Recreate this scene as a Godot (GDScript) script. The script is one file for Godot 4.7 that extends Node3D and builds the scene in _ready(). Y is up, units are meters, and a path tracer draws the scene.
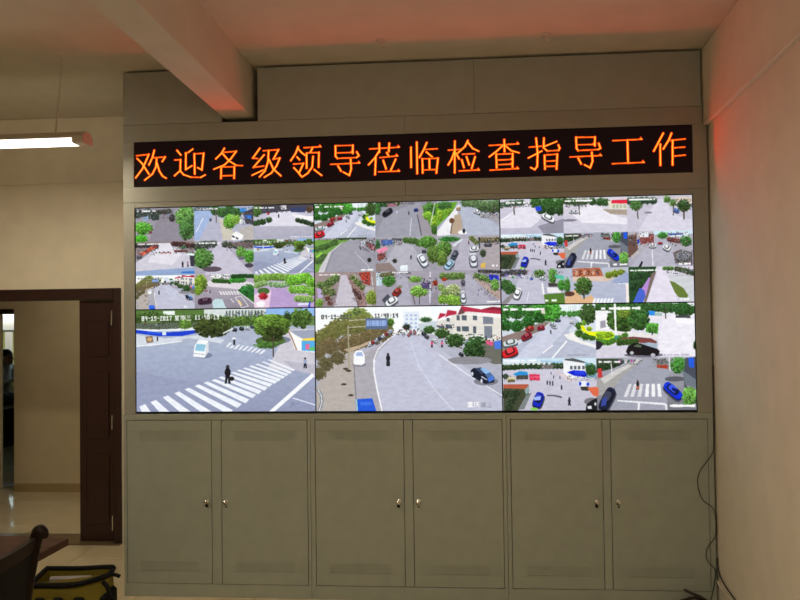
extends Node3D
# A traffic-control room: a wall of six monitors and an LED banner over steel cabinets.

var rng := RandomNumberGenerator.new()
var M := {}
var taken := {}

# ---------------------------------------------------------------- naming and tagging
func numbered(called: String) -> String:
	var k: int = taken.get(called, 0)
	taken[called] = k + 1
	return called if k == 0 else "%s_%03d" % [called, k]

func thing(called: String, label: String, category: String, at := Vector3.ZERO, turn := 0.0, group := "") -> Node3D:
	var o := Node3D.new()
	o.name = numbered(called)
	add_child(o)
	o.position = at
	o.rotation.y = turn
	tag(o, label, category, group)
	return o

func tag(o: Node, label: String, category: String, group := "") -> void:
	o.set_meta("label", label)
	o.set_meta("category", category)
	if group != "":
		o.set_meta("group", group)

func put(called: String, s, m: Material, parent: Node = null, at := Vector3.ZERO) -> MeshInstance3D:
	var o := MeshInstance3D.new()
	if s is SurfaceTool:
		s.generate_normals()
		o.mesh = s.commit()
	else:
		o.mesh = s
	o.material_override = m
	o.position = at
	if parent:
		o.name = called
		parent.add_child(o, true)
	else:
		o.name = numbered(called)
		add_child(o)
	return o

func struct(called: String, s, m: Material, label: String, category: String) -> MeshInstance3D:
	var o := put(called, s, m)
	o.set_meta("kind", "structure")
	tag(o, label, category)
	return o

# ---------------------------------------------------------------- shapes
func st() -> SurfaceTool:
	var s := SurfaceTool.new()
	s.begin(Mesh.PRIMITIVE_TRIANGLES)
	s.set_smooth_group(-1)
	return s

func tri(s: SurfaceTool, a: Vector3, b: Vector3, c: Vector3, out: Vector3) -> void:
	if (b - a).cross(c - a).dot(out) > 0.0:
		var k := b
		b = c
		c = k
	s.add_vertex(a)
	s.add_vertex(b)
	s.add_vertex(c)

func quad(s: SurfaceTool, a: Vector3, b: Vector3, c: Vector3, d: Vector3, out: Vector3) -> void:
	tri(s, a, b, c, out)
	tri(s, a, c, d, out)

# a box with chamfered edges
func cbox(s: SurfaceTool, c: Vector3, size: Vector3, bev := 0.003, t := Transform3D()) -> SurfaceTool:
	var h := size / 2
	bev = minf(bev, minf(h.x, minf(h.y, h.z)) * 0.9)
	var v := func(sx: float, sy: float, sz: float, axis: int) -> Vector3:
		var p := Vector3(sx * (h.x - (0.0 if axis == 0 else bev)), sy * (h.y - (0.0 if axis == 1 else bev)), sz * (h.z - (0.0 if axis == 2 else bev)))
		return t * (c + p)
	for axis in 3:
		for sg: float in [-1.0, 1.0]:
			var q := []
			for k in [[-1, -1], [1, -1], [1, 1], [-1, 1]]:
				var e := [0.0, 0.0, 0.0]
				e[axis] = sg
				e[(axis + 1) % 3] = k[0]
				e[(axis + 2) % 3] = k[1]
				q.append(v.call(e[0], e[1], e[2], axis))
			var o := Vector3.ZERO
			o[axis] = sg
			quad(s, q[0], q[1], q[2], q[3], t.basis * o)
	if bev <= 0.0:
		return s
	for axis in 3:
		var u := (axis + 1) % 3
		var w := (axis + 2) % 3
		for su: float in [-1.0, 1.0]:
			for sw: float in [-1.0, 1.0]:
				var e1 := [0.0, 0.0, 0.0]
				var e2 := [0.0, 0.0, 0.0]
				e1[u] = su
				e1[w] = sw
				e2[u] = su
				e2[w] = sw
				e1[axis] = -1.0
				e2[axis] = 1.0
				var o := Vector3.ZERO
				o[u] = su
				o[w] = sw
				quad(s, v.call(e1[0], e1[1], e1[2], u), v.call(e2[0], e2[1], e2[2], u), v.call(e2[0], e2[1], e2[2], w), v.call(e1[0], e1[1], e1[2], w), t.basis * o)
	for sx: float in [-1.0, 1.0]:
		for sy: float in [-1.0, 1.0]:
			for sz: float in [-1.0, 1.0]:
				tri(s, v.call(sx, sy, sz, 0), v.call(sx, sy, sz, 1), v.call(sx, sy, sz, 2), t.basis * Vector3(sx, sy, sz))
	return s

# a box given by its two corners
func span(s: SurfaceTool, a: Vector3, b: Vector3, bev := 0.002) -> SurfaceTool:
	return cbox(s, (a + b) / 2, (b - a).abs(), bev)

func boxed(a: Vector3, b: Vector3, bev := 0.002) -> SurfaceTool:
	return span(st(), a, b, bev)

func tube(s: SurfaceTool, pts: Array, radii, n := 8) -> SurfaceTool:
	var rings := []
	var up := Vector3(0.13, 0.97, 0.21).normalized()
	for i in pts.size():
		var d: Vector3 = (pts[mini(i + 1, pts.size() - 1)] - pts[maxi(i - 1, 0)]).normalized()
		if absf(d.dot(up)) > 0.96:
			up = Vector3(0.97, 0.1, 0.22).normalized()
		var a := d.cross(up).normalized()
		var b := d.cross(a).normalized()
		up = (up - d * up.dot(d)).normalized()
		var r: float = radii[i] if radii is Array else radii
		var ring := []
		for k in n:
			ring.append(pts[i] + (a * cos(TAU * k / n) + b * sin(TAU * k / n)) * r)
		rings.append(ring)
	s.set_smooth_group(1)
	for i in pts.size() - 1:
		for k in n:
			var k2 := (k + 1) % n
			var mid: Vector3 = (rings[i][k] + rings[i + 1][k2]) / 2
			quad(s, rings[i][k], rings[i][k2], rings[i + 1][k2], rings[i + 1][k], mid - (pts[i] + pts[i + 1]) / 2)
	s.set_smooth_group(-1)
	for e in [[0, pts[0] - pts[1]], [pts.size() - 1, pts[-1] - pts[-2]]]:
		for k in n:
			tri(s, pts[e[0]], rings[e[0]][k], rings[e[0]][(k + 1) % n], e[1])
	return s

func smooth_path(pts: Array, per := 6) -> Array:
	var out := []
	for i in pts.size() - 1:
		var p0: Vector3 = pts[maxi(i - 1, 0)]
		var p3: Vector3 = pts[mini(i + 2, pts.size() - 1)]
		for k in per:
			out.append(pts[i].cubic_interpolate(pts[i + 1], p0, p3, float(k) / per))
	out.append(pts[-1])
	return out

# profile of [radius, height] turned round the y axis of t
func lathe(s: SurfaceTool, profile: Array, n := 16, t := Transform3D()) -> SurfaceTool:
	for i in profile.size() - 1:
		var a: Array = profile[i]
		var b: Array = profile[i + 1]
		s.set_smooth_group(i + 2)
		for k in n:
			var c0 := Vector3(cos(TAU * k / n), 0, sin(TAU * k / n))
			var c1 := Vector3(cos(TAU * (k + 1) / n), 0, sin(TAU * (k + 1) / n))
			var out: Vector3 = (c0 + c1).normalized() * (b[1] - a[1]) + Vector3(0, a[0] - b[0], 0)
			var p := [c0 * a[0] + Vector3(0, a[1], 0), c1 * a[0] + Vector3(0, a[1], 0), c1 * b[0] + Vector3(0, b[1], 0), c0 * b[0] + Vector3(0, b[1], 0)]
			if a[0] > 0.0:
				tri(s, t * p[0], t * p[1], t * p[2], t.basis * out)
			if b[0] > 0.0:
				tri(s, t * p[0], t * p[2], t * p[3], t.basis * out)
	s.set_smooth_group(-1)
	return s

# outline in the x-y plane pushed from z0 to z1
func prism(s: SurfaceTool, outline: PackedVector2Array, z0: float, z1: float, t := Transform3D()) -> SurfaceTool:
	var idx := Geometry2D.triangulate_polygon(outline)
	for i in range(0, idx.size(), 3):
		for e in [[z0, -1.0], [z1, 1.0]]:
			var q := []
			for k in 3:
				var p := outline[idx[i + k]]
				q.append(t * Vector3(p.x, p.y, e[0]))
			tri(s, q[0], q[1], q[2], t.basis * Vector3(0, 0, e[1]))
	var turn := 1.0 if Geometry2D.is_polygon_clockwise(outline) else -1.0
	for i in outline.size():
		var a := outline[i]
		var b := outline[(i + 1) % outline.size()]
		var o := Vector3(-(b.y - a.y), b.x - a.x, 0) * turn
		quad(s, t * Vector3(a.x, a.y, z0), t * Vector3(b.x, b.y, z0), t * Vector3(b.x, b.y, z1), t * Vector3(a.x, a.y, z1), t.basis * o)
	return s

# a flat face towards +z with texture coordinates
func face(x0: float, y0: float, x1: float, y1: float) -> ArrayMesh:
	var s := SurfaceTool.new()
	s.begin(Mesh.PRIMITIVE_TRIANGLES)
	for k in [[0, 1], [1, 0], [0, 0], [0, 1], [1, 1], [1, 0]]:
		s.set_normal(Vector3(0, 0, 1))
		s.set_uv(Vector2(k[0], 1.0 - k[1]))
		s.add_vertex(Vector3(x1 if k[0] else x0, y1 if k[1] else y0, 0))
	return s.commit()

# a body: tapered capsules joined by a smooth minimum, meshed as surface nets. bones: [a, b, ra, rb, colour]
func flesh(s: SurfaceTool, bones: Array, cell: float, blend: float) -> void:
	var lo := Vector3(1e9, 1e9, 1e9)
	var hi := -lo
	for b in bones:
		var r := Vector3.ONE * (maxf(b[2], b[3]) + 3 * cell)
		lo = lo.min(b[0] - r).min(b[1] - r)
		hi = hi.max(b[0] + r).max(b[1] + r)
	var n := Vector3i(((hi - lo) / cell).ceil()) + Vector3i.ONE
	var f := PackedFloat32Array()
	f.resize(n.x * n.y * n.z)
	f.fill(1.0)
	var who := PackedInt32Array()
	who.resize(f.size())
	var best := f.duplicate()
	for bi in bones.size():
		var b: Array = bones[bi]
		var ab: Vector3 = b[1] - b[0]
		var l2 := maxf(ab.length_squared(), 1e-8)
		var reach := Vector3.ONE * (maxf(b[2], b[3]) + blend + 2 * cell)
		var i0 := Vector3i(((b[0].min(b[1]) - reach - lo) / cell).floor()).clamp(Vector3i.ZERO, n - Vector3i.ONE)
		var i1 := Vector3i(((b[0].max(b[1]) + reach - lo) / cell).ceil()).clamp(Vector3i.ZERO, n - Vector3i.ONE)
		for z in range(i0.z, i1.z + 1):
			for y in range(i0.y, i1.y + 1):
				for x in range(i0.x, i1.x + 1):
					var p := lo + Vector3(x, y, z) * cell
					var h := clampf((p - b[0]).dot(ab) / l2, 0, 1)
					var d: float = (p - b[0] - ab * h).length() - lerpf(b[2], b[3], h)
					var at := (z * n.y + y) * n.x + x
					if d < best[at]:
						best[at] = d
						who[at] = bi
					var g := f[at]
					var k := maxf(blend - absf(d - g), 0.0) / blend
					f[at] = minf(d, g) - k * k * blend * 0.25
	var vert := {}
	for z in n.z - 1:
		for y in n.y - 1:
			for x in n.x - 1:
				var at := (z * n.y + y) * n.x + x
				var neg := 0
				var cs := [f[at], f[at + 1], f[at + n.x], f[at + n.x + 1], f[at + n.x * n.y], f[at + n.x * n.y + 1], f[at + n.x * n.y + n.x], f[at + n.x * n.y + n.x + 1]]
				for c in cs:
					neg += 1 if c < 0 else 0
				if neg == 0 or neg == 8:
					continue
				var sum := Vector3.ZERO
				var cnt := 0
				for e in [[0, 1], [2, 3], [4, 5], [6, 7], [0, 2], [1, 3], [4, 6], [5, 7], [0, 4], [1, 5], [2, 6], [3, 7]]:
					var a: float = cs[e[0]]
					var b: float = cs[e[1]]
					if (a < 0) != (b < 0):
						var pa := Vector3(e[0] & 1, (e[0] >> 1) & 1, e[0] >> 2)
						var pb := Vector3(e[1] & 1, (e[1] >> 1) & 1, e[1] >> 2)
						sum += pa.lerp(pb, a / (a - b))
						cnt += 1
				vert[at] = [lo + (Vector3(x, y, z) + sum / cnt) * cell, bones[who[at]][4]]
	s.set_smooth_group(1)
	var step := [1, n.x, n.x * n.y]
	for at: int in vert:
		for axis in 3:
			var u: int = step[(axis + 1) % 3]
			var w: int = step[(axis + 2) % 3]
			var a := f[at]
			var b := f[at + step[axis]]
			if (a < 0) == (b < 0):
				continue
			var ids := [at, at - u, at - u - w, at - w]
			if ids.any(func(i): return not vert.has(i)):
				continue
			var o := Vector3.ZERO
			o[axis] = 1.0 if a < 0 else -1.0
			for t in [[0, 1, 2], [0, 2, 3]]:
				var q := [vert[ids[t[0]]], vert[ids[t[1]]], vert[ids[t[2]]]]
				if (q[1][0] - q[0][0]).cross(q[2][0] - q[0][0]).dot(o) > 0:
					q = [q[0], q[2], q[1]]
				for v in q:
					s.set_color(v[1])
					s.add_vertex(v[0])
	s.set_smooth_group(-1)

# ---------------------------------------------------------------- materials
func mottle(freq: float, low: float, sd: int, size := 256) -> NoiseTexture2D:
	var n := FastNoiseLite.new()
	n.seed = sd
	n.frequency = freq
	n.fractal_octaves = 4
	var t := NoiseTexture2D.new()
	t.width = size
	t.height = size
	t.seamless = true
	t.noise = n
	var g := Gradient.new()
	g.set_color(0, Color(low, low, low))
	g.set_color(1, Color.WHITE)
	t.color_ramp = g
	return t

func mat(called: String, col: Color, rough := 0.6, metal := 0.0, tex: Texture2D = null, scale := Vector3.ONE) -> StandardMaterial3D:
	var m := StandardMaterial3D.new()
	m.resource_name = called
	m.albedo_color = col
	m.roughness = rough
	m.metallic = metal
	if tex:
		m.albedo_texture = tex
		m.uv1_triplanar = true
		m.uv1_world_triplanar = true
		m.uv1_scale = scale
	M[called] = m
	return m

func relief(m: StandardMaterial3D, tex: Texture2D, cm: float) -> void:
	m.heightmap_enabled = true
	m.heightmap_texture = tex
	m.heightmap_scale = cm

func glow(called: String, tex: Texture2D, energy: float) -> StandardMaterial3D:
	var m := mat(called, Color(0.01, 0.01, 0.01), 0.7)
	m.metallic_specular = 0.2
	m.emission_enabled = true
	m.emission = Color.BLACK
	m.emission_texture = tex
	m.emission_energy_multiplier = energy
	m.texture_repeat = false
	return m

func materials() -> void:
	var grain := mottle(0.02, 0.955, 3)
	var fine := mottle(0.09, 0.94, 5)
	var streak := mottle(0.03, 0.72, 9)
	relief(mat("wall_paint", Color8(226, 216, 196), 0.8, 0.0, grain, Vector3(0.7, 0.7, 0.7)), fine, 0.03)
	relief(mat("corridor_paint", Color8(206, 190, 156), 0.8, 0.0, grain, Vector3(0.7, 0.7, 0.7)), fine, 0.03)
	relief(mat("ceiling_paint", Color8(206, 199, 182), 0.85, 0.0, grain, Vector3(0.6, 0.6, 0.6)), fine, 0.03)
	relief(mat("steel_paint", Color8(158, 164, 153), 0.55, 0.0, grain, Vector3(1.3, 1.3, 1.3)), fine, 0.006)
	relief(mat("panel_paint", Color8(156, 156, 147), 0.55, 0.0, grain, Vector3(1.1, 1.1, 1.1)), fine, 0.006)
	mat("chrome", Color8(225, 225, 222), 0.18, 1.0)
	mat("dark_hole", Color8(14, 13, 12), 0.9)
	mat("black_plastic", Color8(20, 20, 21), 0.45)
	mat("dark_wood", Color8(54, 26, 21), 0.38, 0.0, streak, Vector3(5, 0.5, 5))
	mat("desk_wood", Color8(84, 60, 46), 0.5, 0.0, streak, Vector3(0.5, 4, 4))
	mat("chair_wood", Color8(34, 22, 18), 0.35, 0.0, streak, Vector3(4, 0.5, 4))
	mat("chair_leather", Color8(14, 13, 13), 0.5, 0.0, fine, Vector3(2, 2, 2))
	mat("tile_a", Color8(206, 190, 158), 0.06, 0.0, grain, Vector3(0.9, 0.9, 0.9))
	mat("tile_b", Color8(201, 185, 153), 0.06, 0.0, grain, Vector3(0.8, 0.8, 0.8))
	mat("tile_c", Color8(209, 194, 163), 0.06, 0.0, grain, Vector3(1.1, 1.1, 1.1))
	mat("grout", Color8(150, 138, 116), 0.9)
	mat("skirting_stone", Color8(168, 146, 104), 0.3, 0.0, grain, Vector3(2, 2, 2))
	mat("threshold_stone", Color8(104, 88, 64), 0.3, 0.0, grain, Vector3(3, 3, 3))
	mat("bag_yellow", Color8(128, 114, 44), 0.75, 0.0, fine, Vector3(5, 5, 5))
	mat("bag_black", Color8(22, 21, 20), 0.7, 0.0, fine, Vector3(5, 5, 5))
	mat("bag_grey", Color8(150, 142, 140), 0.7)
	mat("cable_black", Color8(44, 38, 33), 0.55)
	mat("cable_white", Color8(214, 204, 184), 0.5)
	mat("fixture_metal", Color8(196, 186, 172), 0.4, 0.2)
	mat("door_pale", Color8(214, 202, 172), 0.5)
	mat("window_white", Color8(220, 222, 216), 0.4)
	mat("pale_trim", Color8(225, 222, 212), 0.35)
	for dull in ["bag_black", "bag_yellow", "chair_leather", "chair_wood", "desk_wood", "black_plastic"]:
		M[dull].metallic_specular = 0.22
	var cur := mat("curtain", Color8(232, 214, 128), 0.9)
	cur.backlight_enabled = true
	cur.backlight = Color(0.9, 0.85, 0.5)
	var gl := mat("glass", Color(0.9, 0.96, 0.97, 0.08), 0.02)
	gl.transparency = BaseMaterial3D.TRANSPARENCY_ALPHA
	var tb := mat("tube_glow", Color8(245, 245, 240), 0.4)
	tb.emission_enabled = true
	tb.emission = Color8(255, 248, 236)
	tb.emission_energy_multiplier = 3.2
	var sk := mat("person_colours", Color.WHITE, 0.75)
	sk.vertex_color_use_as_albedo = true

# ---------------------------------------------------------------- pictures on the screens
var im: Image
var dst: Rect2
var src: Rect2
var rough := 0.78

func hue(c: int) -> Color:
	return Color8((c >> 16) & 255, (c >> 8) & 255, c & 255)

func tone(c: Color, k: float) -> Color:
	return Color(clampf(c.r * k, 0, 1), clampf(c.g * k, 0, 1), clampf(c.b * k, 0, 1))

# drawings inside d (pixels of the picture) use the coordinates of r
func view(d: Rect2, r: Rect2) -> void:
	dst = d
	src = r

func mp(x: float, y: float) -> Vector2:
	return Vector2(dst.position.x + (x - src.position.x) / src.size.x * dst.size.x, dst.position.y + (y - src.position.y) / src.size.y * dst.size.y)

func run(x0: float, x1: float, y: int, c: Color) -> void:
	var a := int(maxf(roundf(x0), dst.position.x))
	var b := int(minf(roundf(x1), dst.end.x))
	if b > a:
		im.fill_rect(Rect2i(a, y, b - a, 1), c)

func poly(p: Array, c: Color) -> void:
	var lo := 1e9
	var hi := -1e9
	for v in p:
		lo = minf(lo, v.y)
		hi = maxf(hi, v.y)
	for y in range(int(maxf(floorf(lo), dst.position.y)), int(minf(ceilf(hi), dst.end.y))):
		var xs := []
		var yy := y + 0.5
		for i in p.size():
			var a: Vector2 = p[i]
			var b: Vector2 = p[(i + 1) % p.size()]
			if (a.y <= yy) != (b.y <= yy):
				xs.append(a.x + (yy - a.y) / (b.y - a.y) * (b.x - a.x))
		xs.sort()
		for i in range(0, xs.size() - 1, 2):
			run(xs[i], xs[i + 1], y, c)

func pg(c: int, a: Array) -> void:
	var p := []
	for i in range(0, a.size(), 2):
		p.append(mp(a[i], a[i + 1]))
	poly(p, hue(c))

func oval(c: Color, x: float, y: float, rx: float, ry: float) -> void:
	var m := mp(x, y)
	rx *= dst.size.x / src.size.x
	ry *= dst.size.y / src.size.y
	for yy in range(int(maxf(floorf(m.y - ry), dst.position.y)), int(minf(ceilf(m.y + ry), dst.end.y))):
		var k := (yy + 0.5 - m.y) / ry
		if absf(k) < 1.0:
			var w := rx * sqrt(1.0 - k * k)
			run(m.x - w, m.x + w, yy, c)

func el(c: int, x: float, y: float, rx: float, ry: float) -> void:
	oval(hue(c), x, y, rx, ry)

func ln(c: int, w: float, a: Array) -> void:
	var hw := w * dst.size.y / src.size.y / 2
	for i in range(0, a.size() - 2, 2):
		var p := mp(a[i], a[i + 1])
		var q := mp(a[i + 2], a[i + 3])
		var d := (q - p).normalized()
		var o := Vector2(-d.y, d.x) * hw
		d *= hw * 0.4
		poly([p - d + o, q + d + o, q + d - o, p - d - o], hue(c))

# a field graded from one colour to another, top to bottom
func bg(c0: int, c1: int, y0 := 0.0, y1 := 0.0) -> void:
	var a := dst.position.y if y1 <= y0 else mp(0, y0).y
	var b := dst.end.y if y1 <= y0 else mp(0, y1).y
	for y in range(int(maxf(a, dst.position.y)), int(minf(b, dst.end.y))):
		run(dst.position.x, dst.end.x, y, hue(c0).lerp(hue(c1), (y - a) / (b - a)))

# a clump of leaves
func leaf(c: int, x: float, y: float, rx: float, ry: float, n := 60) -> void:
	var base := hue(c)
	oval(tone(base, 1.0 - 0.5 * rough), x, y + ry * 0.05, rx * 0.84, ry * 0.84)
	for i in int(n * 3.5):
		var a := rng.randf() * TAU
		var r := pow(rng.randf(), 0.6) * 1.08
		var dx := cos(a) * r
		var dy := sin(a) * r
		var k := 0.85 + (rng.randf_range(-0.5, 0.42) - dy * 0.28 - dx * 0.1) * rough
		var q := rng.randf_range(0.035, 0.11)
		oval(tone(base, k).lerp(Color(0.8, 0.85, 0.75), rng.randf() * 0.12), x + dx * rx, y + dy * ry, rx * q * 1.3, ry * q)

# small far-off things nobody could name: fronts, wares, people, gaps
func clutter(x0: float, y0: float, x1: float, y1: float, n := 40, dark := 0.6) -> void:
	var w := src.size.x * (0.0045 if dst.size.x > 200 else 0.009)
	for i in n * 2:
		var x := rng.randf_range(x0, x1)
		var y := rng.randf_range(y0, y1)
		var c := Color8(40, 42, 46)
		if rng.randf() > dark:
			c = hue([0xd8dce0, 0xb03a38, 0x4a6aa8, 0x8a8c94, 0x7c6a58, 0xe8e4dc, 0x4c6a44][rng.randi() % 7])
		oval(tone(c, rng.randf_range(0.7, 1.1)), x, y, w * rng.randf_range(0.3, 1.0), w * rng.randf_range(0.3, 0.9))

# clumps along a line
func hedge(c: int, a: Array, r: float, n := 26) -> void:
	for i in range(0, a.size() - 2, 2):
		var p := Vector2(a[i], a[i + 1])
		var q := Vector2(a[i + 2], a[i + 3])
		var k := maxi(1, int(p.distance_to(q) / (r * 1.1)))
		for j in k + 1:
			var m := p.lerp(q, float(j) / k)
			leaf(c, m.x, m.y, r * 1.1, r, n)

func car(c: int, x: float, y: float, l: float, w: float, deg: float) -> void:
	var f := Vector2.from_angle(deg_to_rad(deg))
	var g := Vector2(-f.y, f.x)
	if g.y < 0:
		g = -g
	var at := func(u: float, v: float, lift: float) -> Vector2:
		return mp(x + f.x * u * l / 2 + g.x * v * w / 2, y + f.y * u * l / 2 + g.y * v * w / 2 - lift * w)
	var ring := func(lu: float, lv: float, lift: float, col: Color) -> void:
		var p := []
		for k in 14:
			var a := TAU * k / 14
			p.append(at.call(signf(cos(a)) * pow(absf(cos(a)), 0.5) * lu, signf(sin(a)) * pow(absf(sin(a)), 0.6) * lv, lift))
		poly(p, col)
	var body := hue(c)
	ring.call(1.04, 1.1, -0.16, Color8(74, 74, 84))
	ring.call(1.0, 0.9, -0.06, tone(body, 0.55))
	ring.call(0.98, 0.86, 0.06, body)
	ring.call(0.62, 0.74, 0.16, tone(body, 0.3).lerp(Color8(60, 70, 80), 0.3))
	ring.call(0.42, 0.6, 0.26, body.lerp(Color.WHITE, 0.15))

func man(c: int, x: float, y: float, h: float) -> void:
	el(0x3a3a40, x, y - h * 0.9, h * 0.1, h * 0.11)
	el(c, x, y - h * 0.6, h * 0.16, h * 0.25)
	pg(0x24242a, [x - h * 0.12, y - h * 0.42, x + h * 0.12, y - h * 0.42, x + h * 0.15, y, x + h * 0.04, y, x, y - h * 0.3, x - h * 0.06, y, x - h * 0.16, y])

# a row of little white letters, too small to read
func stamp(x: float, y: float, w: float, h: float, c := 0xf4f4f4) -> void:
	var k := x
	while k < x + w:
		var g := h * rng.randf_range(0.3, 0.7)
		if rng.randf() < 0.86:
			ln(c, h * rng.randf_range(0.6, 1.0), [k, y + h * 0.5, k + g, y + h * 0.5])
		k += g + h * 0.25

# what a small street camera does to its picture: grain, patchy tarmac, hard contrast
func specks(_n: int, amount := 0.06) -> void:
	var n := FastNoiseLite.new()
	n.seed = int(dst.position.x + dst.position.y * 7)
	n.frequency = 0.045
	n.fractal_octaves = 4
	n.fractal_gain = 0.7
	for y in range(int(dst.position.y), int(dst.end.y)):
		for x in range(int(dst.position.x), int(dst.end.x)):
			var k := 1.03 + 0.07 * n.get_noise_2d(x * 0.7, y * 1.5) + rng.randf_range(-amount, amount) * 0.7
			var c := im.get_pixel(x, y)
			im.set_pixel(x, y, Color(clampf((c.r - 0.5) * 1.02 + 0.505, 0, 1) * k, clampf((c.g - 0.5) * 1.02 + 0.505, 0, 1) * k, clampf((c.b - 0.5) * 1.02 + 0.505, 0, 1) * k))

const DIGIT := {"0": "757557", "1": "262227", "2": "717447", "3": "717117", "4": "557111", "7": "711222", "9": "757117", "-": "007000", ":": "020200"}

func digits(t: String, x: float, y: float, w: float, h: float, c: int) -> void:
	for ch in t:
		if DIGIT.has(ch):
			for r in 6:
				var bits := int(DIGIT[ch][r])
				for k in 3:
					if bits & (4 >> k):
						pg(c, [x + w * k / 4, y + h * r / 6, x + w * (k + 1.15) / 4, y + h * r / 6, x + w * (k + 1.15) / 4, y + h * (r + 1.1) / 6, x + w * k / 4, y + h * (r + 1.1) / 6])
		x += w

const GLYPH := {
	"xing": "1 0 8 0 8 3 1 3 1 0|1 1.5 8 1.5|4.5 4 4.5 9|1 5.5 8 5.5|2 7 7 7|0 9 9 9|2 4 1 5.5",
	"qi": "1 0 1 6|4 0 4 6|0 1 5 1|1 3 4 3|0 6 5 6|1 7 0 9|4 7 5 9|6 0 9 0 9 9|6 0 6 6 5.5 9|6 3 9 3|6 5.5 9 5.5",
	"san": "1 1 8 1|2 4.5 7 4.5|0 9 9 9",
	"chong": "1 1 8 .5|0 2.5 9 2.5|2 3.5 7 3.5 7 6 2 6 2 3.5|4.5 1 4.5 9|1 7.5 8 7.5|0 9 9 9",
	"qing": "1 1 9 1|1 1 1 6 0 9|3 4 9 4|6 2 6 5 3 9|6 5 9 9",
}

func glyph(k: String, x: float, y: float, h: float, c: int) -> void:
	for part in GLYPH[k].split("|"):
		var a := []
		var v: PackedStringArray = part.split(" ")
		for i in v.size():
			a.append((x if i % 2 == 0 else y) + float(v[i]) * h / 9)
		ln(c, h * 0.13, a)

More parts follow.
